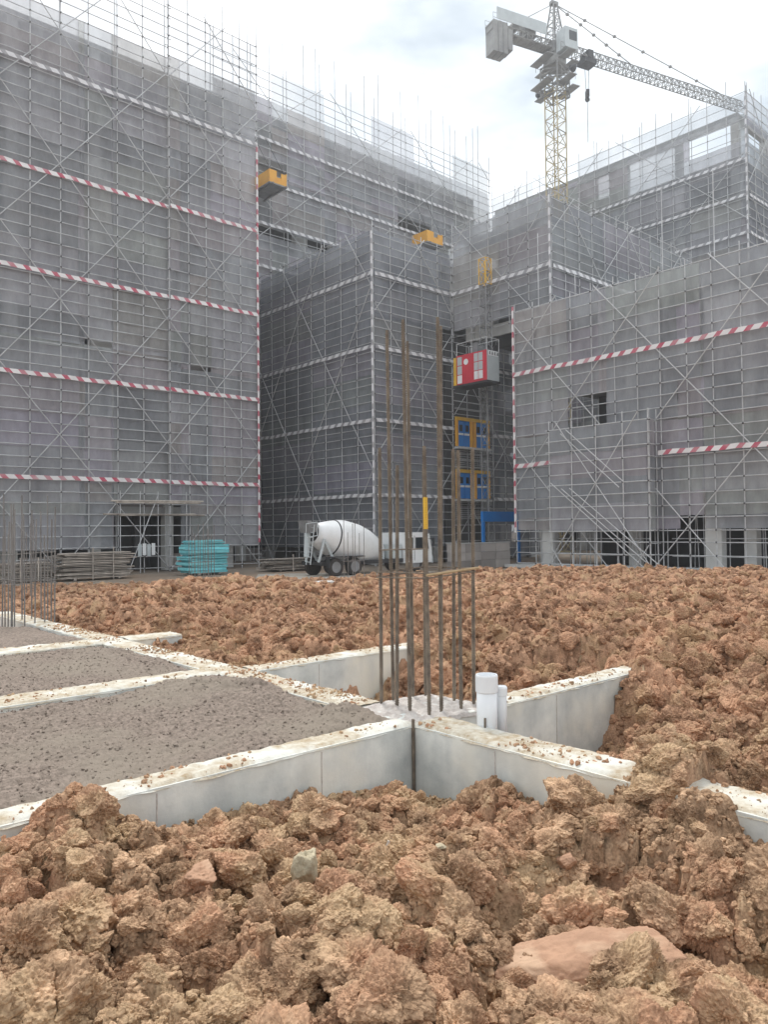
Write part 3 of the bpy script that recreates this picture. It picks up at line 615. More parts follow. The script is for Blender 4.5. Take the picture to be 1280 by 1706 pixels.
# ================================================================== SCAFFOLDS
NETV = {}
def net_variant(mn, k):
    if (mn, k) in NETV: return NETV[mn, k]
    r = np.random.default_rng(900+k); A, B = np.meshgrid(np.linspace(0, 1, 17), np.linspace(0, 1, 7))
    p = np.stack([A.ravel()*3, B.ravel()*1.4, np.full(A.size, k*7.7)], 1)
    D = fbm(p, 3, k)*.10 + .04*np.sin(B.ravel()*math.pi)*r.uniform(-1, 1)
    sag = .012*np.abs(np.sin(A.ravel()*math.pi*4))*(1-B.ravel()) + .01*vnoise(p*2, k)
    ny, nx = A.shape; i = np.arange(ny*nx).reshape(ny, nx)
    q = np.stack([i[:-1, :-1].ravel(), i[:-1, 1:].ravel(), i[1:, 1:].ravel(), i[1:, :-1].ravel()], 1)
    me = bpy.data.meshes.new('net'); me.from_pydata(np.stack([A.ravel(), D, B.ravel()-sag], 1).tolist(), [], q.tolist())
    me.polygons.foreach_set('use_smooth', [True]*len(q)); me.materials.append(M[mn]); NETV[mn, k] = me; return me

def scaffold(label, faces):
    f0 = faces[0]; loc = (f0['c'], f0['a0'], 0) if f0['ax'] == 'y' else (f0['a0'], f0['c'], 0)
    t = thing('scaffold', label, 'scaffold', loc, 'netted scaffolds around the buildings')
    cp = MB(); R = random.Random(len(label)*31+int(f0['c']))
    for F in faces:
        ax, c, a0, a1, z0, z1 = F['ax'], F['c'], F['a0'], F['a1'], F.get('z0', 0), F['z1']
        # ax 'x': face runs along x at y=c (seen from -y); ax 'y': runs along y at x=c (seen from -x)
        P = (lambda a, o, z: (a, c+o, z)) if ax == 'x' else (lambda a, o, z: (c+o, a, z))
        bay, step, top = F.get('bay', 1.75), F.get('step', .68), F.get('top', z1+1.2)
        rp = F.get('r', .028)*1.08; tm = F.get('tm', 'tube')
        nb = max(1, int(round((a1-a0)/bay))); A = [a0+(a1-a0)*k/nb for k in range(nb+1)]
        A = [a0]+[a+R.uniform(-.07, .07) for a in A[1:-1]]+[a1]
        zr = F.get('zr', z0+.3); Z = []
        z = zr
        while z < top: Z.append(z+R.uniform(-.03, .03)); z += step
        holes = F.get('holes', [])
        for k, a in enumerate(A):
            hi = top+R.choice(F.get('over', [.2, .5, .9]))
            tube_o('post', P(a, 0, z0), P(a+R.uniform(-.04, .04), R.uniform(-.03, .03), hi), rp, tm, t)
            if F.get('inner') and k % F['inner'] == 0:
                tube_o('inner_post', P(a+.3, 1.05, z0), P(a+.3, 1.05, top+R.choice(F.get('over2', [.4, 1, 1.6]))), rp, tm, t)
        for z in Z:
            tube_o('rail', P(a0-R.uniform(.05, .3), -.05, z+R.uniform(-.03, .03)), P(a1+R.uniform(.05, .25), -.05, z+R.uniform(-.03, .03)), rp*.9, tm, t)
            for a in A:
                if R.random() < F.get('cp', .6): cp.box(P(a, -.05, z), (.085, .085, .085), rz=R.uniform(0, 1), tilt=R.uniform(0, 1))
        # scissor braces
        if F.get('brace'):
            ba, bz, da, dz = F['brace']; sl = dz/da
            for sgn in (1, -1):
                for k in range(-14, 15):
                    # line z = bz + sgn*sl*(a-ba) + 2*k*dz
                    pts = []
                    zf = lambda a: bz+sgn*sl*(a-ba)+2*k*dz*F.get('bk', 1)
                    lo, hi_ = a0, a1
                    za, zb = zf(lo), zf(hi_); zl, zh = max(z0, .15), top
                    if sgn > 0:
                        if za < zl: lo += (zl-za)/sl
                        if zb > zh: hi_ -= (zb-zh)/sl
                    else:
                        if za > zh: lo += (za-zh)/sl
                        if zb < zl: hi_ -= (zl-zb)/sl
                    if hi_-lo < .8: continue
                    tube_o('brace', P(lo, -.11 if sgn > 0 else -.15, zf(lo)), P(hi_, -.11 if sgn > 0 else -.15, zf(hi_)), rp*.95, F.get('bm', tm), t)
        # safety net, hung panel by panel
        pw, ph = F.get('pw', 6.), F.get('ph', step*3)
        nz0 = F.get('n0', z0)
        ab = set(np.linspace(a0, a1, max(1, int(round((a1-a0)/pw)))+1).tolist()); zb_ = set(np.linspace(nz0, z1, max(1, int(round((z1-nz0)/ph)))+1).tolist())
        for h in holes: ab |= {min(max(h[0], a0), a1), min(max(h[1], a0), a1)}; zb_ |= {min(max(h[2], nz0), z1), min(max(h[3], nz0), z1)}
        ab, zb_ = sorted(ab), sorted(zb_); kk = 0
        for i in range(len(ab)-1):
            for j in range(len(zb_)-1):
                u0, u1, w0, w1 = ab[i], ab[i+1], zb_[j], zb_[j+1]
                if u1-u0 < .05 or w1-w0 < .05: continue
                um, wm = (u0+u1)/2, (w0+w1)/2
                if any(h[0] < um < h[1] and h[2] < wm < h[3] for h in holes): continue
                mn = F.get('net', 'net')
                o = bpy.data.objects.new('net_panel', net_variant(mn, R.randrange(8))); link(o, t); kk += 1
                o.location = Vector(P(u0-.02, .12+.012*((i+j) % 3), w0-.03))-Vector(ORG[t.name]); o.scale = (u1-u0+.04, 1, w1-w0+.05)
                if ax == 'y': o.rotation_euler = (0, 0, math.pi/2); o.scale = (u1-u0+.04, -1, w1-w0+.05)
        if top > z1+.8 and F.get('topnet', True):
            n = max(1, int(round((a1-a0)/6)))
            for k in range(n):
                if R.random() < .15: continue
                u0, u1 = a0+(a1-a0)*k/n, a0+(a1-a0)*(k+1)/n
                o = bpy.data.objects.new('net_panel', net_variant('net_open', R.randrange(8))); link(o, t)
                o.location = Vector(P(u0, .14, z1+.03))-Vector(ORG[t.name]); o.scale = (u1-u0, 1, top-z1-R.uniform(.1, .5))
                if ax == 'y': o.rotation_euler = (0, 0, math.pi/2); o.scale.y = -1
        # striped toe boards
        for T in F.get('tapes', []):
            z, tm_ = T[0], T[1]; s0, s1 = (T[2], T[3]) if len(T) > 2 else (a0, a1)
            n = max(2, int((s1-s0)/.9)); b = MB(); v = []; hgt = F.get('th', .25)
            for k in range(n+1):
                a = s0+(s1-s0)*k/n; dz = R.uniform(-.03, .03); db = R.uniform(-.02, .02)
                for o_, zz in ((-.19, -hgt/2), (-.19, hgt/2), (-.172, hgt/2), (-.172, -hgt/2)): v.append(P(a, o_+db, z+dz+zz))
            fs = [(0, 1, 2, 3), (4*n, 4*n+3, 4*n+2, 4*n+1)]
            for k in range(n):
                for e in range(4): fs.append((4*k+e, 4*k+4+e, 4*k+4+(e+1) % 4, 4*k+(e+1) % 4))
            b.add(v, fs); b.build('toe_board', tm_, t)
        for (a, za, zb, tm_) in F.get('vtape', []):
            b = MB(); q = P(a, -.10, 0); b.tube((q[0], q[1], za), (q[0], q[1], zb), .075, 8); b.build('striped_post', tm_, t)
    if cp.n: setp(cp.build('couplers', 'coupler', t), kind='stuff')
    return t

Lc = hy(428, 900, 47.4)[0]
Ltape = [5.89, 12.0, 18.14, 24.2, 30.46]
scaffold('tall netted scaffold with red and white boards filling the left', [
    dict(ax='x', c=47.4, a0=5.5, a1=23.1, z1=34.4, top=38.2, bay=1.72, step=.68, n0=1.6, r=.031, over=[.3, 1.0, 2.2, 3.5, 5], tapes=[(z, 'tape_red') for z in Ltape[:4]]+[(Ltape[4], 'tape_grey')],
         brace=(16.0, 8.5, 3.45, 4.1), holes=[(19.4, 23.1, 0, 4.5), (17.6, 19.3, 14.2, 14.6)], inner=2, over2=[1, 2, 3]),
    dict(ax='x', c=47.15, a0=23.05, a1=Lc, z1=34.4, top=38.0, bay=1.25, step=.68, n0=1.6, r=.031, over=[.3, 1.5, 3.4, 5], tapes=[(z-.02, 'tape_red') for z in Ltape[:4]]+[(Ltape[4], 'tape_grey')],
         brace=(23.0, 16.5, 3.45, 4.1), vtape=[(Lc, 1.8, 30.4, 'tape_red')], holes=[(23.05, 23.9, 0, 4.5), (24.6, 26.2, 13.5, 13.85)])])
scaffold('long hazy netted scaffold wall running to the upper centre', [
    dict(ax='x', c=56.3, a0=31.5, a1=66.4, z1=40.4, top=43.4, z0=0, bay=1.8, step=.75, n0=14, zr=15, over=[.3, 1.2, 2.4, 3.4, 4.2], cp=.3, r=.033, tapes=[(36.7, 'tape_grey'), (32.95, 'tape_grey'), (29.25, 'tape_grey'), (25.5, 'tape_grey')],
         holes=[(35.5, 44.5, 28.35, 29.1), (35.5, 39, 33.6, 35.2), (52.4, 57, 32.9, 34.3)], brace=(38, 30, 5.2, 4.6), inner=2, over2=[2.5, 3.5, 4.5])])
cx, cy = 35.7, 41.2
scaffold('netted corner scaffold in the centre behind the mixer truck', [
    dict(ax='y', c=cx, a0=cy, a1=56.0, z1=24.1, top=24.5, bay=1.75, step=.60, n0=1.3, r=.030, topnet=False, over=[.1, .2], tapes=[(z, 'tape_grey') for z in (20.9, 15.65, 10.4, 5.05)], brace=(cy, 20.0, 4.3, 6.6), net='net_shade', vtape=[(cy-.02, 1.2, 24.2, 'tape_grey')], ph=2.1),
    dict(ax='x', c=cy, a0=cx+.1, a1=43.85, z1=24.1, top=24.5, bay=1.55, step=.60, n0=1.3, r=.030, topnet=False, over=[.1, .2], tapes=[(z, 'tape_grey') for z in (20.9, 15.65, 10.4, 5.05)], brace=(36, 18.5, 4.2, 5.2), net='net_shade', ph=2.1, holes=[(42.9, 43.85, 0, 18.2)])])
scaffold('narrow dark scaffold behind the red hoist car', [
    dict(ax='x', c=cy+.05, a0=44.0, a1=55, z1=18.0, top=18.2, bay=1.6, step=.65, n0=.3, topnet=False, over=[.1], tapes=[(z, 'tape_grey', 48.6, 55) for z in (15.6, 10.2, 5.0)], net='net_shade', holes=[(44.0, 48.3, .3, 18.0)], brace=(50, 9, 4, 5), r=.03)])
scaffold('raised netted scaffold round the block above the hoist', [
    dict(ax='y', c=43.95, a0=31.8, a1=41.1, z0=17.2, z1=25.8, top=26.2, bay=1.75, step=.62, n0=18.1, topnet=False, over=[.1, .3], tapes=[(20.9, 'tape_grey')], brace=(36, 21, 4, 4.4), vtape=[(31.8, 18, 25.8, 'tape_grey')], cp=.5),
    dict(ax='x', c=31.8, a0=44.05, a1=64.2, z0=17.2, z1=25.8, top=26.2, bay=1.75, step=.62, n0=17.2, topnet=False, over=[.1, .3], tapes=[(20.8, 'tape_grey')], brace=(50, 21, 4, 4.4), cp=.5, net='net_shade')])
scaffold('low wide netted scaffold with red and white boards at right', [
    dict(ax='y', c=40.9, a0=7, a1=32.65, z1=17.1, top=17.4, bay=1.5, step=.70, n0=2.5, r=.031, topnet=False, over=[.1, .25], tapes=[(12.9, 'tape_red'), (6.8, 'tape_red', 7, 22.3), (6.75, 'tape_red', 29.3, 32.6)],
         brace=(24.2, 14.9, 3.6, 4.1), bk=1, vtape=[(32.68, 2.3, 17.5, 'tape_red')], holes=[(25.7, 28.5, 8.6, 10.8), (19.7, 21.2, 2.5, 3.25)], inner=2, over2=[.3, 1.5, 3.5, 5.0], bm='tube_pale', th=.27)])
scaffold('distant netted scaffold at the upper right below the crane jib', [
    dict(ax='y', c=74., a0=30.9, a1=62.3, z0=0, z1=41.9, top=44.3, zr=15, bay=1.8, step=.85, n0=12, over=[.2, .6, 1.3], cp=.25, r=.035, tapes=[(37.5, 'tape_grey'), (34., 'tape_grey'), (30.4, 'tape_grey'), (26.8, 'tape_grey')], brace=(40, 30, 5.5, 5), vtape=[(30.9, 14, 43.5, 'tape_grey')], holes=[(31.6, 36.6, 39.4, 41.3)], inner=3),
    dict(ax='x', c=30.9, a0=74.1, a1=92, z0=0, z1=41.9, top=44.3, zr=15, bay=1.8, step=.85, n0=12, over=[.2, .6], cp=.2, r=.035, tapes=[(34., 'tape_grey'), (30.4, 'tape_grey'), (26.8, 'tape_grey')], brace=(78, 30, 4, 5), net='net_shade', holes=[(74.8, 80, 39.4, 41.0)])])

# stair tower boxed out of the right scaffold
scaffold('boxed-out netted stair tower on the right scaffold', [
    dict(ax='y', c=39.9, a0=22.4, a1=29.2, z1=8.7, top=9.2, bay=1.7, step=.70, n0=2.45, topnet=False, over=[.1], holes=[], brace=(25.8, 5.2, 3.0, 4.2), tm='tube_pale', ph=1.6, r=.03),
    dict(ax='x', c=22.4, a0=39.95, a1=40.75, z1=8.7, top=9.2, bay=.8, step=.70, n0=2.45, topnet=False, over=[.1], cp=.2)])
# props and loose tubes standing under the right building
R = random.Random(5)
for lab, ya, yb, xx, n in (('cluster of thin steel props under the stair tower', 23.2, 28.2, 41.6, 16), ('row of thin steel props beneath the right building near its pale column', 16.2, 22.2, 42.2, 14), ('steel props in the dark bay near the striped corner post', 29.2, 32.2, 42.0, 7)):
    t = thing('prop_row', lab, 'props', (xx, (ya+yb)/2, 0), 'steel props under the right building')
    for k in range(n):
        y_ = ya+(yb-ya)*k/(n-1)+R.uniform(-.15, .15); x_ = xx+R.uniform(-.5, 1.2)
        tube_o('prop', (x_, y_, 0), (x_+R.uniform(-.1, .1), y_+R.uniform(-.1, .1), 3.5), .03, 'tube', t)
    for z in (.9, 1.9): tube_o('tie_tube', (xx-.2, ya, z), (xx-.2, yb, z+R.uniform(-.05, .05)), .028, 'tube', t)
t = thing('stair_rail', 'parallel slanting stair tubes inside the boxed-out tower', 'stair rail', (39.7, 25.6, 0))
for (ya, za, yb, zb) in ((28.2, 8.4, 24.2, 4.9), (27.8, 8.6, 23.9, 5.2), (28.2, 5.0, 22.2, .3), (27.6, 5.0, 21.6, .3), (29.0, 5.4, 22.6, .2)):
    tube_o('slanting_tube', (39.72, ya, za), (39.72, yb, zb), .03, 'tube_pale', t)
for k, (ya, yb) in enumerate(((30.1, 30.95), (19.05, 19.95))):
    b = MB(); b.bx(41.4, 42.0, ya, yb, 0, 3.4); o = b.build('column', 'conc_pale'); o.name = 'concrete_column'
    setp(o, ['pale concrete column beside the striped corner post', 'pale concrete column under the far right part of the scaffold'][k], 'column', 'ground floor columns')
b = MB(); b.bx(40.2, 42.3, 5, 33.2, 0, .18); setp(b.build('plinth_slab', 'conc_pale'), 'low concrete plinth along the foot of the right scaffold', 'plinth')

# ================================================================== ENTRANCE AND STACKS BY THE LEFT BUILDING
t = thing('entrance_frame', 'timber pole frame over the dark doorway of the left building', 'doorway', (21.5, 46.6, 0))
for z, x0_, x1_ in ((4.55, 18.9, 25.2), (4.45, 19.2, 25.0), (3.72, 18.4, 25.3), (3.65, 19.4, 24.6)):
    tube_o('timber_pole', (x0_, 46.7, z), (x1_, 46.7, z+R.uniform(-.1, .1)), .055, 'wood', t)
for x_ in (19.5, 20.8, 22.0, 24.0): tube_o('upright', (x_, 46.75, 0), (x_, 46.75, 5.2), .032, 'tube', t)
tube_o('strut', (20.0, 46.6, .2), (22.0, 46.7, 5.0), .03, 'tube', t)
for x0_, x1_ in ((23.8, 25.0), (24.4, 25.0)): tube_o('strut', (x0_, 46.7, .1), (x1_, 46.7, 1.9), .03, 'tube', t)
for k in range(4): box_o('sign_board', (20.7+.3*k, 46.6, 1.45+.05*(k % 2)), (.24, .02, .75), 'white' if k % 2 else 'grey_paint', t)
box_o('shade_side_wall', (18.9, 50.9, 1.85), (.2, 3.4, 3.7), 'shade_core', t); box_o('shade_side_wall', (24.2, 50.9, 1.85), (.2, 3.4, 3.7), 'shade_core', t); box_o('shade_back_wall', (21.5, 52.4, 1.85), (5.0, .2, 3.7), 'shade_core', t); box_o('inner_column', (22.5, 51.2, 1.85), (.45, .45, 3.7), 'shade_core', t); box_o('inner_column', (21.3, 51.6, 1.85), (.3, .3, 3.7), 'shade_core', t)  # walls added to darken the doorway; walls and columns carry shade in their colour

def stack(label, px0, px1, y0, h, n, dep, seed):
    R = random.Random(seed); a = hy(px0, 955, y0); c = hy(px1, 955, y0); x0, x1 = a[0], c[0]; L = x1-x0
    t = thing('timber_stack', label, 'timber', ((x0+x1)/2, y0, 0), 'stacks of boards'); z = .12
    for k in range(2): box_o('bearer', (x0+L*(.2+.6*k), y0, .06), (.12, dep, .12), 'wood', t)
    lay = max(3, int(h/.085))
    for l in range(lay):
        for j in range(n):
            w = dep/n
            box_o('board', ((x0+x1)/2+R.uniform(-.22, .22), y0-dep/2+w*(j+.5)+R.uniform(-.06, .06), z+R.uniform(-.01, .01)), (L*R.uniform(.86, 1.02), w*.92, R.uniform(.04, .06)), 'wood', t, rz=R.uniform(-.03, .03), tilt=R.uniform(-.012, .012))
        z += h/lay
    for q in (.42, .7): tube_o('stake', (x0+L*q, y0-dep/2-.12, 0), (x0+L*q, y0-dep/2-.12, h+.35), .035, 'wood', t)
    return t
stack('broad stack of weathered boards left of the dark doorway', 92, 214, 43.2, 1.42, 3, 1.5, 1)
stack('lower stack of grey boards behind the left rebar cluster', -20, 86, 44.0, .95, 3, 1.5, 2)
a = hy(306, 960, 42.5); c = hy(371, 960, 42.5)
t = thing('board_stack', 'stack of cyan boards with ragged edges in front of the left scaffold', 'boards', ((a[0]+c[0])/2, 42.5, 0)); z = .1; R = random.Random(9); L = c[0]-a[0]
for k in range(2): box_o('bearer', (a[0]+L*(.25+.5*k), 42.5, .05), (.12, 1.6, .1), 'wood', t)
for k in range(15):
    h = R.choice([.10, .14, .2]) if z < 1.75 else .08
    if z > 2.05: break
    box_o('cyan_board', ((a[0]+c[0])/2+R.uniform(-.10, .10), 42.5+R.uniform(-.1, .1), z+h/2), (L*R.uniform(.88, 1.03)*(1 if z < 1.7 else .8), 1.5*R.uniform(.9, 1.05), h*.86), 'cyan', t, rz=R.uniform(-.06, .06), tilt=R.uniform(-.02, .02)); z += h
p = hd(470, 945, 50)
stack('dark heap of boards at the tail of the mixer truck', 440, 522, 42.0, .7, 3, 1.6, 4)

# pale haul road between the heap and the truck
rb = MB(); P = [hz(500, 985, .02), hz(640, 985, .02), hz(900, 955, .02), hz(900, 948, .02), hz(430, 956, .02), hz(420, 975, .02)]
rb.add(P, [(0, 1, 2, 3, 4, 5)]); setp(rb.build('road', 'road'), kind='structure')
a, c = hd(508, 972, 33), hd(632, 964, 35)
b = MB(); d = c-a; b.box((a+c)/2-np.array([0, 0, .15]), (np.hypot(d[0], d[1]), .9, .36), rz=math.atan2(d[1], d[0])); setp(b.build('kerb_slab', 'conc_pale'), 'pale concrete slab edge lying across the soil before the mixer truck', 'slab')

# ================================================================== MIXER TRUCK (along x, tail to the left)
tx, ty = 25.4, 35.0
t = thing('mixer_truck', 'white concrete mixer truck parked in front of the central scaffold', 'truck', (tx+4.3, ty, 0))
b = MB(); b.bx(tx+.2, tx+8.2, ty-.95, ty-.75, .62, .84); b.bx(tx+.2, tx+8.2, ty+.75, ty+.95, .62, .84)
for k in range(6): b.bx(tx+.3+k*1.5, tx+.45+k*1.5, ty-.75, ty+.75, .64, .80)
b.build('chassis', 'dark', t)
ax = np.array([math.cos(math.radians(-13)), 0, math.sin(math.radians(-13))]); c0 = np.array([tx+.35, ty, 2.42])
dr = MB(); dr.lathe(c0, ax, [(0, .55), (.1, .62), (.75, .88), (1.35, 1.09), (1.9, 1.2), (2.9, 1.2), (3.7, 1.06), (4.6, .74), (5.0, .5), (5.05, .2)], 40); d_ = dr.build('drum', 'white', t, True)
for h, r_ in ((1.2, 1.045),): q = MB(); q.lathe(c0, ax, [(h-.03, r_-.02), (h-.03, r_+.015), (h+.03, r_+.03), (h+.03, r_)], 40); q.build('drum_ring', 'dark', d_, True)
q = MB(); q.lathe(c0, ax, [(-.05, .42), (.02, .5)], 24); q.build('drum_mouth', 'dark', d_)
b = MB()
for s in (-1, 1):
    b.tube((tx+.25, ty+s*.6, .8), (tx+.55, ty+s*.75, 2.1), .08, 6); b.tube((tx+1.2, ty+s*.8, .8), (tx+.6, ty+s*.8, 1.9), .09, 6)
    b.tube((tx+5.1, ty+s*.5, .8), (tx+5.2, ty+s*.4, 1.3), .1, 6)
b.build('drum_cradle', 'grey_paint', t)
b = MB(); b.prism([(tx-.4, 3.15), (tx+.35, 3.0), (tx+.2, 2.5), (tx-.25, 2.45)], ty-.45, ty+.45); b.build('hopper', 'steel', t)
b = MB(); b.tube((tx-.05, ty, 2.5), (tx-.3, ty-.2, 1.1), .2, 10, .16); b.build('discharge_chute', 'grey_paint', t)
b = MB()
for s in (0, .4): b.tube((tx-.4, ty-.7+s, .7), (tx-.1, ty-.7+s, 2.9), .03, 6)
for k in range(8): b.tube((tx-.37+.036*k, ty-.7, .85+.27*k), (tx-.37+.036*k, ty-.3, .85+.27*k), .022, 6)
b.path([(tx-.7, ty-.75, 2.2), (tx-.7, ty-.75, 2.95), (tx+.05, ty-.75, 3.05), (tx+.05, ty-.75, 2.3), (tx-.7, ty-.75, 2.2)], .025, 6); b.build('ladder', 'grey_paint', t)
b = MB(); b.bx(tx+.55, tx+3.1, ty-1.22, ty-.92, 1.06, 1.12); b.bx(tx+.55, tx+3.1, ty+.92, ty+1.22, 1.06, 1.12); b.bx(tx+.5, tx+.56, ty-1.22, ty-.92, .5, 1.12); b.build('mudguard', 'dark', t)
for wx in (tx+1.05, tx+2.4, tx+7.2):
    for s in (-1, 1):
        wy = ty+s*1.02; w = MB(); w.lathe((wx, wy-.16, .52), (0, 1, 0), [(0, .34), (0, .47), (.04, .52), (.28, .52), (.32, .47), (.32, .34)], 28); wh = w.build('wheel', 'rubber', t, False)
        w = MB(); w.lathe((wx, wy-.165 if s < 0 else wy+.115, .52), (0, 1, 0), [(0, .30), (.01, .33), (.05, .33)], 20); w.build('rim', 'steel', wh)
b = MB(); b.bx(tx+5.4, tx+6.2, ty-.95, ty+.95, .86, 1.7); b.build('water_tank', 'grey_paint', t)
b = MB(); b.prism([(tx+6.35, .55), (tx+8.55, .55), (tx+8.55, 1.4), (tx+8.35, 2.32), (tx+8.0, 2.4), (tx+6.35, 2.4)], ty-1.2, ty+1.2); cb = b.build('cab', 'white', t)
b = MB(); b.prism([(tx+7.15, 1.4), (tx+8.3, 1.4), (tx+8.15, 2.1), (tx+7.15, 2.1)], ty-1.212, ty-1.203); b.build('side_window', 'glass', cb)
b = MB(); b.bx(tx+6.5, tx+6.95, ty-1.212, ty-1.203, 1.45, 2.08); b.build('side_window', 'glass', cb)
b = MB(); b.bx(tx+7.05, tx+7.08, ty-1.21, ty-1.202, .7, 2.2); b.build('door_gap', 'dark', cb)
b = MB(); b.bx(tx+8.57, tx+8.62, ty-.95, ty+.95, 1.45, 2.2); b.build('windscreen', 'glass', cb)
b = MB(); b.tube((tx+8.3, ty-1.2, 2.0), (tx+8.5, ty-1.45, 2.0), .02, 6); b.bx(tx+8.43, tx+8.52, ty-1.5, ty-1.35, 1.55, 2.05); b.build('mirror', 'dark', cb)
b = MB(); b.bx(tx+8.56, tx+8.7, ty-1.15, ty+1.15, .5, .95); b.build('bumper', 'grey_paint', t)

# ================================================================== HOIST BAY
hxp = 43.45
m0 = hx(809, 500, hxp); my = m0[1]
t = thing('site_hoist', 'red and grey site hoist car on a lattice mast', 'hoist', (hxp, my, 0))
def lattice(b, p0, p1, w, h, panels, r, rb, tri=False, diag=True):
    p0 = np.array(p0, float); p1 = np.array(p1, float); d = p1-p0; L = np.linalg.norm(d); d = d/L
    s = np.cross(d, (0, 0, 1.)) if abs(d[2]) < .9 else np.array([1., 0, 0]); s = s/np.linalg.norm(s); u = np.cross(s, d)
    cs = [(-w/2, 0), (w/2, 0), (0, h)] if tri else [(-w/2, -h/2), (w/2, -h/2), (w/2, h/2), (-w/2, h/2)]
    n = len(cs); pt = lambda k, c: p0+d*(L*k/panels)+s*c[0]+u*c[1]
    for c in cs: b.tube(pt(0, c), pt(panels, c), r, 4)
    for k in range(panels+1):
        for i in range(n): b.tube(pt(k, cs[i]), pt(k, cs[(i+1) % n]), rb, 4)
        if k < panels and diag:
            for i in range(n):
                a, c = (cs[i], cs[(i+1) % n]) if k % 2 else (cs[(i+1) % n], cs[i]); b.tube(pt(k, a), pt(k+1, c), rb, 4)
ztop = hx(808, 432, hxp)[2]; zy = hx(808, 475, hxp)[2]
nsec = int(zy/1.5)
for k in range(nsec):
    b = MB(); lattice(b, (hxp, my, k*zy/nsec), (hxp, my, (k+1)*zy/nsec), .62, .62, 2, .042, .026); b.build('mast_section', 'steel', t)
b = MB(); lattice(b, (hxp, my, zy+.01), (hxp, my, ztop), .66, .66, 2, .045, .028); setp(b.build('mast_top', 'yellow', t), 'yellow top section of the mast')
cxf = 41.75
q0, q1 = hx(762, 642, cxf), hx(812, 633, cxf); yA, yB = q1[1], q0[1]; zb_ = (q0[2]+q1[2])/2; zt_ = hx(812, 582, cxf)[2]; cx1 = hy(832, 630, yA)[0]
b = MB(); b.bx(cxf, cx1, yA, yB, zb_, zt_); cg = b.build('car_body', 'grey_paint', t)
b = MB(); b.bx(cxf-.03, cxf-.004, yA, yB, zb_, zt_); rf = b.build('red_face', 'red', t)
H = zt_-zb_; W = yB-yA
def panel(nm, m, u0, u1, w0, w1, dx=.02): k = MB(); k.bx(cxf-.03-dx, cxf-.031, yA+W*u0, yA+W*u1, zb_+H*w0, zb_+H*w1); return k.build(nm, m, rf)
for i in range(2):
    for j, mm in enumerate(('white', 'grey_paint', 'grey_paint')): panel('door_pane', mm, .13+.15*i, .26+.15*i, .08+.3*j, .35+.3*j)
for j in range(3): panel('door_pane', 'grey_paint' if j else 'white', .82, .97, .04+.31*j, .32+.31*j)
k = MB(); k.lathe((cxf-.05, yA+W*.68, zb_+H*.74), (1, 0, 0), [(0, .22), (.02, .22)], 20); k.build('round_emblem', 'white', rf)
b = MB(); b.bx(cxf+.15, cx1-.1, yA-.02, yA-.004, zt_-.38, zt_-.02); sg = b.build('name_strip', 'white', t)
b = MB()
for k in range(4):
    u = cxf+.32+k*.28
    for (a_, c_, w_, h_) in ((0, .0, .17, .03), (0, .09, .15, .03), (0, -.09, .17, .03), (0, 0, .035, .24), (-.06, -.03, .03, .15)): b.box((u+a_, yA-.024, zt_-.20+c_), (w_, .006, h_))
b.build('lettering', 'dark', sg)
b = MB(); b.bx(cxf-.1, cx1+.05, yA-.05, yB+.35, zb_-.16, zb_-.01); b.build('car_floor', 'dark', t)
b = MB(); b.path([(cxf, yA, zt_+.9), (cxf, yB, zt_+.9), (cx1, yB, zt_+.9), (cx1, yA, zt_+.9), (cxf, yA, zt_+.9)], .025, 6)
for a_, c_ in ((cxf, yA), (cxf, yB), (cx1, yA), (cx1, yB), (cxf, (yA+yB)/2)): b.tube((a_, c_, zt_), (a_, c_, zt_+.9), .025, 6)
b.build('roof_guard_rail', 'tube_pale', t)
b = MB(); b.bx(cx1-.75, cx1-.1, my-.5, my+.6, zt_+.02, zt_+.55); b.bx(cx1-1.0, cx1-.8, my-.3, my+.1, zt_+.02, zt_+.8); b.build('drive_unit', 'steel', t)
b = MB(); b.bx(cxf-.05, cxf+.3, yB+.03, yB+.30, zb_, zt_-.1); b.build('gate_panel', 'yellow', t)
# landing doors, one pair on each of two floors
R = random.Random(3)
for zi, (z0_, z1_) in enumerate(((4.95, 7.0), (9.05, 11.1))):
    t = thing('landing_gate', ['blue hoist landing doors in a yellow frame on the lower floor', 'blue hoist landing doors in a yellow frame on the upper floor'][zi], 'landing gate', (46, cy-.2, z0_), 'hoist landing gates')
    for x_ in (44.05, 45.75, 46.15, 47.85): box_o('frame_post', (x_, cy-.25, (z0_+z1_)/2), (.26 if x_ < 47 else .1, .12, z1_-z0_), 'orange', t)
    box_o('frame_head', (45.0, cy-.25, z1_+.12), (2.15, .14, .26), 'yellow', t); box_o('frame_head', (47.0, cy-.25, z1_+.12), (1.85, .13, .24), 'yellow', t)
    for x_ in (44.55, 45.25, 46.6, 47.35):
        d_ = box_o('door_leaf', (x_, cy-.2, (z0_+z1_)/2), (.64, .05, z1_-z0_-.05), 'blue', t)
        box_o('window_pane', (x_, cy-.24, z0_+1.45), (.34, .02, .5), 'glass', t); box_o('white_band', (x_, cy-.238, z0_+.98), (.6, .02, .16), 'white', t)
    box_o('sill', (45.9, cy-.3, z0_-.12), (3.9, .5, .16), 'tube_pale', t)
    for k in range(12): tube_o('tie_tube', (44.0, cy-.1, z0_-.3-k*.16 if k < 9 else z1_+.5+.5*(k-9)), (48.2, cy-.1+R.uniform(-.1, .1), z0_-.3-k*.16+R.uniform(-.05, .05) if k < 9 else z1_+.5+.5*(k-9)), .025, 'tube', t)
    for k in range(7): tube_o('upright', (44.1+.65*k, cy-.05, z0_-2), (44.1+.65*k, cy-.05, z0_), .025, 'steel', t)
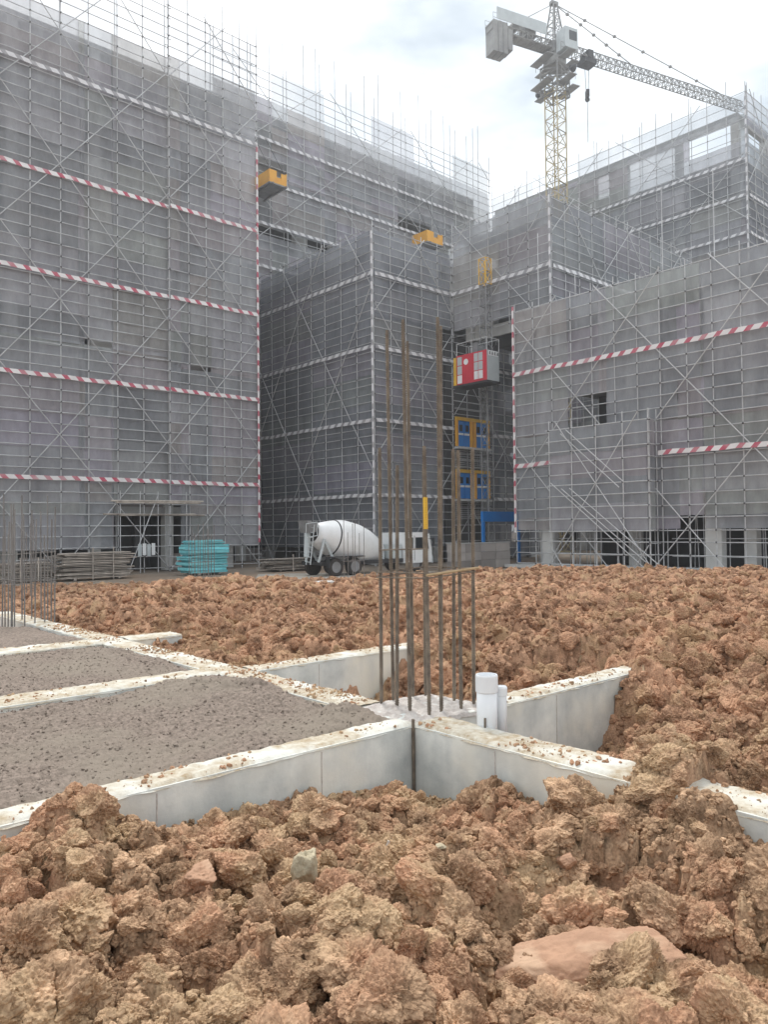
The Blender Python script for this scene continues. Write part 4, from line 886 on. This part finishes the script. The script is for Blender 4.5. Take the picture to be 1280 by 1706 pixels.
b = MB(); b.bx(44.0, 48.2, cy+.9, cy+1.1, 0, 18); setp(b.build('shaft_wall', 'shade_core'), 'dark wall of the hoist bay behind the landing doors', 'wall')  # shade of the bay put into the wall colour
# low grey block wall in front of the hoist and the blue portal
t = thing('block_wall', 'low grey block wall at the foot of the hoist', 'wall', (38, 33.4, 0))
for row in range(3):
    for k in range(4):
        w = 1.48; box_o('wall_block', (35.0+w*(k+.5)+(.03 if row % 2 else 0), 33.4, .27+.54*row), (w-.02, .24, .525), 'block', t)
box_o('coping', (37.95, 33.4, 1.66), (6.0, .3, .07), 'conc', t)
g0, g1 = hy(803, 860, 37.0), hy(862, 860, 37.0)
t = thing('blue_portal', 'bright blue portal beam on posts next to the striped corner post', 'portal', (g0[0], 37, 0))
zt1, zt0 = hy(803, 852, 37.0)[2], hy(803, 869, 37.0)[2]
b = MB(); b.bx(g0[0], g1[0]+.3, 36.9, 37.1, zt0, zt1); b.build('fascia', 'blue', t)
box_o('post', (g0[0]+.15, 37.0, zt0/2-.005), (.24, .16, zt0-.01), 'blue', t); box_o('post', (g1[0]+.15, 37.0, zt0/2-.005), (.24, .16, zt0-.01), 'blue', t)

# ================================================================== LOADING PLATFORMS
def platform(label, x0, x1, y0, y1, z, h):
    t = thing('loading_platform', label, 'platform', ((x0+x1)/2, (y0+y1)/2, z), 'cantilever loading platforms')
    box_o('deck', ((x0+x1)/2, (y0+y1)/2, z), (x1-x0, y1-y0, .12), 'steel', t)
    box_o('side_panel', (x0+.04, (y0+y1)/2, z+h/2+.07), (.06, y1-y0, h), 'orange', t); box_o('side_panel', (x1-.04, (y0+y1)/2, z+h/2+.07), (.06, y1-y0, h), 'orange', t)
    w = (x1-x0)
    box_o('front_panel', (x0+w*.22, y0+.04, z+h*.5+.07), (w*.42, .05, h), 'orange', t); box_o('front_panel', (x0+w*.56, y0+.04, z+h*.25+.07), (w*.25, .05, h*.5), 'orange', t); box_o('front_panel', (x0+w*.84, y0+.04, z+h*.45+.07), (w*.3, .05, h*.9), 'orange', t)
    for x_ in (x0+.2, x1-.2):
        tube_o('stay_rope', (x_, y0+.1, z+h), (x_, y1+.1, z+5.5), .02, 'dark', t)
        box_o('runner', (x_, (y0+y1)/2, z-.12), (.14, y1-y0+.6, .14), 'steel', t)
pA = hy(449, 302, 53.2); pB = hy(478, 310, 53.2)
platform('orange-yellow loading platform jutting out beside the tall left corner', pA[0], pB[0], 53.2, 56.2, hy(449, 303, 53.2)[2], 1.05)
pA = hy(722, 392, 54.2); pB = hy(738, 396, 54.2)
platform('far orange loading platform seen above the central corner scaffold', hy(712, 395, 54)[0], hy(738, 395, 54)[0], 54., 56.2, hy(712, 402, 54)[2], 1.1)

# ================================================================== TOWER CRANE
kb = hd(928, 325, 84); kx, ky = kb[0], kb[1]; ztt = hd(928, 75, 84)[2]
t = thing('tower_crane', 'tower crane with lattice mast rising behind the right buildings', 'crane', (kx, ky, 0))
n = 18; zm = hd(928, 135, 84)[2]
b0 = MB(); lattice(b0, (0, 0, 0), (0, 0, zm/n), 1.6, 1.6, 2, .085, .05); me = None
for k in range(n):
    if me is None:
        o = b0.build('mast_section', 'crane', t, world=False); me = o.data
    else: o = bpy.data.objects.new('mast_section', me); link(o, t)
    o.location = (0, 0, k*zm/n)
zc = hd(928, 150, 84)[2]
b = MB(); lattice(b, (kx, ky, zc-.8), (kx, ky, ztt-2.4), 2.2, 2.2, 4, .1, .07); b.build('climbing_cage', 'crane_glare_grey', t)
jd = hz(1235, 172, ztt+.6)-np.array([kx, ky, ztt+.6]); jl = np.linalg.norm(jd[:2]); jd = np.array([jd[0], jd[1], 0])/jl; js = np.array([jd[1], -jd[0], 0])
T0 = np.array([kx, ky, 0.])
for z, wd in ((zc+.3, 4.6), (zc+3.0, 4.4)):
    b = MB()
    for s in (-1, 1): b.box(T0+js*s*(1.1+wd/4-.4)+np.array([0, 0, z]), (wd*.55, .9, .08), rz=math.atan2(js[1], js[0])); b.box(T0+jd*s*1.7+np.array([0, 0, z]), (1.0, 3.0, .08), rz=math.atan2(jd[1], jd[0]))
    b.build('work_platform', 'crane_glare_grey', t)
    b = MB()
    for s in (-1, 1):
        e0 = T0+js*s*(wd*.5)+jd*.9+np.array([0, 0, z]); e1 = T0+js*s*(wd*.5)-jd*.9+np.array([0, 0, z])
        for hgt in (.5, 1.0): b.tube(e0+np.array([0, 0, hgt]), e1+np.array([0, 0, hgt]), .03, 4)
        for e_ in (e0, e1): b.tube(e_, e_+np.array([0, 0, 1.]), .03, 4)
    b.build('platform_rail', 'crane_glare_grey', t)
for s in (-1, 1):
    b = MB(); q = T0+js*s*2.9+np.array([0, 0, zc+1.0]); b.lathe(q, jd, [(-.3, .2), (.1, .42), (.25, .42)], 12); b.build('floodlight', 'dark', t)
b = MB(); b.lathe((kx, ky, ztt-2.4), (0, 0, 1), [(0, 1.2), (.9, 1.25), (.9, 1.05), (1.4, 1.0)], 20); b.build('slewing_ring', 'crane_glare_grey', t)
b = MB(); b.box((kx, ky, ztt-.5), (1.7, 1.7, 1.2), rz=math.atan2(jd[1], jd[0])); b.build('turntable', 'crane_glare_grey', t)
ha = hd(929, 2, 84)[2]; ap = T0+np.array([0, 0, ha])
b = MB()
for sx in (-1, 1):
    for sy in (-1, 1): b.tube(T0+jd*sx*.8+js*sy*.8+np.array([0, 0, ztt]), ap+jd*sx*.22+js*sy*.22, .09, 5)
for k in range(1, 6):
    q = k/6; w = .8*(1-q)+.22*q; zz = ztt+(ha-ztt)*q
    cs = [T0+jd*a_*w+js*c_*w+np.array([0, 0, zz]) for a_, c_ in ((-1, -1), (1, -1), (1, 1), (-1, 1))]; w2 = .8*(1-(k-1)/6)+.22*(k-1)/6; z2 = ztt+(ha-ztt)*(k-1)/6
    c2 = [T0+jd*a_*w2+js*c_*w2+np.array([0, 0, z2]) for a_, c_ in ((-1, -1), (1, -1), (1, 1), (-1, 1))]
    for i in range(4): b.tube(cs[i], cs[(i+1) % 4], .05, 4); b.tube(c2[i], cs[(i+1) % 4], .045, 4)
b.box(ap, (.9, .5, .35), rz=math.atan2(jd[1], jd[0])); b.build('tower_head', 'crane_glare_grey', t)
J0 = T0+jd*.9+np.array([0, 0, ztt-.3]); J1 = T0+jd*jl+np.array([0, 0, ztt-.3])
b = MB(); lattice(b, J0, J1, 1.15, 1.15, 46, .075, .042, tri=True); b.build('jib', 'crane_glare_grey', t)
ce = hz(826, 30, ztt+.2); cl = np.linalg.norm((ce-T0)[:2]); cj = -jd
b = MB(); lattice(b, T0+cj*.9+np.array([0, 0, ztt-.3]), T0+cj*cl+np.array([0, 0, ztt-.3]), 1.3, .7, 12, .09, .055)
b.box(T0+cj*(cl*.5)+np.array([0, 0, ztt-.62]), (cl, 1.25, .06), rz=math.atan2(jd[1], jd[0])); b.build('counter_jib', 'crane_glare_grey', t)
b = MB()
for s in (-1, 1):
    for hgt in (.5, 1.0): b.tube(T0+cj*1.5+js*s*.75+np.array([0, 0, ztt+hgt]), T0+cj*cl+js*s*.75+np.array([0, 0, ztt+hgt]), .025, 4)
    for k in range(9): b.tube(T0+cj*(1.5+(cl-1.5)*k/8)+js*s*.75+np.array([0, 0, ztt]), T0+cj*(1.5+(cl-1.5)*k/8)+js*s*.75+np.array([0, 0, ztt+1.]), .025, 4)
b.build('counter_jib_rail', 'crane_glare_grey', t)
for k in range(4): b = MB(); b.box(T0+cj*(cl-.3-.62*k)+np.array([0, 0, ztt-1.35]), (.55, 1.5, 3.3 if k < 3 else 2.2), rz=math.atan2(jd[1], jd[0])); b.build('counterweight', 'crane_glare_grey', t)
b = MB(); b.box(T0+cj*(cl-3.6)+js*.85+np.array([0, 0, ztt+1.0]), (6.4, .06, 1.25), rz=math.atan2(jd[1], jd[0])); b.build('banner_board', 'grey_paint', t)
b = MB(); b.box(T0+cj*3.6+np.array([0, 0, ztt+.75]), (1.4, 1.1, 1.7), rz=math.atan2(jd[1], jd[0])); b.lathe(T0+cj*5.4-js*.5+np.array([0, 0, ztt+.6]), js, [(0, .5), (1., .5)], 14); b.build('winch_box', 'crane_glare_grey', t)
q = T0+js*1.75+jd*.3; b = MB(); b.box(q+np.array([0, 0, ztt-.35]), (1.7, 1.5, 2.2), rz=math.atan2(jd[1], jd[0])); cbn = b.build('operator_cab', 'grey_paint', t)
b = MB(); b.box(q+jd*.86+np.array([0, 0, ztt-.2]), (.03, 1.3, 1.3), rz=math.atan2(jd[1], jd[0])); b.box(q+js*.76+jd*.2+np.array([0, 0, ztt-.1]), (1.0, .03, 1.0), rz=math.atan2(jd[1], jd[0])); b.build('cab_window', 'glass', cbn)
for fr in (.36, .88):
    b = MB(); b.tube(ap, J0+(J1-J0)*fr+np.array([0, 0, 1.15]), .055, 5)
    for k in range(1, 6): pp = ap+(J0+(J1-J0)*fr+np.array([0, 0, 1.15])-ap)*k/6; b.box(pp, (.3, .3, .2))
    b.build('jib_tie_bar', 'crane_glare_grey', t)
b = MB(); b.tube(ap, T0+cj*(cl-2)+np.array([0, 0, ztt+.2]), .045, 5); b.build('counter_tie_bar', 'crane_glare_grey', t)
def pxx(q): v = q-CAM; return 640+FPX*(v@RT)/(v@FW)
tl_ = min(np.arange(1, 40, .1), key=lambda k: abs(pxx(T0+jd*k+np.array([0, 0, ztt-.7]))-978)); tp = T0+jd*tl_+np.array([0, 0, ztt-.7])
b = MB(); b.box(tp, (1.7, 1.4, .5), rz=math.atan2(jd[1], jd[0])); b.box(tp+np.array([0, 0, .7]), (.7, 1.5, .9), rz=math.atan2(jd[1], jd[0])); b.build('trolley', 'dark', t)
b = MB()
for s in (-.35, .35): b.tube(tp+js*s, tp+js*s*.5+np.array([0, 0, -3.3]), .03, 4)
b.tube(tp+np.array([0, 0, -3.3]), tp+np.array([0, 0, -9.]), .03, 4); b.build('hoist_rope', 'dark', t)
b = MB(); b.box(tp+np.array([0, 0, -3.5]), (.7, .35, .8), rz=.8); b.lathe(tp+np.array([0, 0, -4.1])-js*.1, js, [(0, .28), (.2, .28)], 10); b.build('hook_block', 'dark', t)

# ================================================================== SMALL THINGS IN THE SOIL
def rock(name, label, cat, px, py, rad, sc, m, seed, rot=(0, 0, 0), dz=0., lvl=5, crumb=.35, dep=None):
    # where the sight line meets the soil
    for d in np.arange(1.6, 12, .02):
        q = hd(px, py, d)
        if q[2] < soil_h(np.array([q[0]]), np.array([q[1]]))[0]: break
    me = clod(lvl, seed, crumb); me.materials.clear(); me.materials.append(M[m]); me.polygons.foreach_set('use_smooth', [True]*len(me.polygons))
    o = bpy.data.objects.new(name, me); COL.objects.link(o); o.location = q+np.array([0, 0, dz]); o.scale = [rad*s for s in sc]; o.rotation_euler = rot
    return setp(o, label, cat)
rock('stone', 'upright pale greenish stone wedged in the foreground soil', 'stone', 508, 1470, .115, (.62, .5, 1.35), 'stone', 701, (.15, .1, .6), .07, crumb=.12)
rock('clay_lump', 'pale smooth clay lump left of the upright stone', 'clay lump', 335, 1475, .11, (1.2, .8, .7), 'clay', 702, (0, .2, .9), .04, crumb=.15)
rock('clay_slab', 'large smooth-cut clay slab at the bottom of the foreground', 'clay slab', 985, 1650, .27, (1.2, .8, .42), 'clay', 703, (.5, -.1, -.72), .06, lvl=6, crumb=.12)
rock('clay_lump', 'small orange clay lump right of centre in the foreground', 'clay lump', 945, 1440, .055, (1.2, .9, .8), 'clay', 704, (0, 0, .4), .02, crumb=.15)
rock('stone', 'small grey-white stone right of the upright pale stone', 'stone', 735, 1417, .035, (1.2, .8, .7), 'stone', 705, (0, .3, .4), .02, crumb=.1)
def wisp(name, label, cat, pts, r, m, depth_hint=None):
    P = []
    for px, py in pts:
        for d in np.arange(1.6, 20, .03):
            q = hd(px, py, d)
            if q[2] < soil_h(np.array([q[0]]), np.array([q[1]]))[0]+.015: break
        P.append(q)
    b = MB()
    for k, (a_, c_) in enumerate(zip(P[:-1], P[1:])): b.tube(a_, c_, r*(1-.6*k/len(P)), 6, r*(1-.6*(k+1)/len(P)))
    return setp(b.build(name, m), label, cat)
wisp('root', 'pale bent root sticking out of the heap above the right beam', 'root', [(962, 1112), (968, 1095), (970, 1075), (967, 1062)], .018, 'root')
wisp('root', 'thin pale root lying in the soil at lower left centre', 'root', [(425, 1533), (445, 1536), (465, 1538)], .006, 'root')
wisp('root', 'thin curved root at the right edge of the foreground soil', 'root', [(1225, 1470), (1240, 1440), (1245, 1425), (1238, 1410)], .006, 'root')
wisp('stick', 'short pale stick standing in soil right of the pipe beam', 'stick', [(1073, 1125), (1072, 1108), (1073, 1096)], .012, 'root')
wisp('stick', 'flat pale stick half buried behind the pipe beam', 'stick', [(1130, 1150), (1140, 1165), (1150, 1182)], .014, 'root')
for d in np.arange(1.6, 8, .02):
    q = hd(655, 1418, d)
    if q[2] < soil_h(np.array([q[0]]), np.array([q[1]]))[0]: break
X, Y = np.meshgrid(np.linspace(-.06, .06, 22), np.linspace(-.04, .04, 14)); p = np.stack([X.ravel()*26, Y.ravel()*26, np.zeros(X.size)], 1)
o = grid_mesh('plastic_scrap', X, Y, (fbm(p, 3, 5)*.075).reshape(X.shape), 'plastic', smooth=False); COL.objects.link(o); o.location = q+np.array([0, 0, .012]); o.rotation_euler = (.3, -.2, .5)
sm = o.modifiers.new('thickness', 'SOLIDIFY'); sm.thickness = .002
setp(o, 'crumpled whitish plastic scrap in the middle of the foreground soil', 'plastic scrap')

# ================================================================== HAZE ADDED FOR GLARE
b = MB(); b.bx(-305, 505, -305, 505, -1.2, 62.5); o = b.build('haze', 'dirt'); o.data.materials.clear()  # volume added to stand in for lens glare
hm = bpy.data.materials.new('glare_haze'); hm.use_nodes = True; ht = hm.node_tree; ht.nodes.clear(); ho = nd(ht, 'ShaderNodeOutputMaterial'); pv = nd(ht, 'ShaderNodeVolumePrincipled')
pv.inputs['Color'].default_value = (.92, .95, 1, 1); pv.inputs['Density'].default_value = .0011; pv.inputs['Anisotropy'].default_value = .55
ht.links.new(pv.outputs[0], ho.inputs['Volume']); o.data.materials.append(hm); setp(o, 'thin pale haze added over the site to veil it like lens glare', 'haze', kind='stuff')
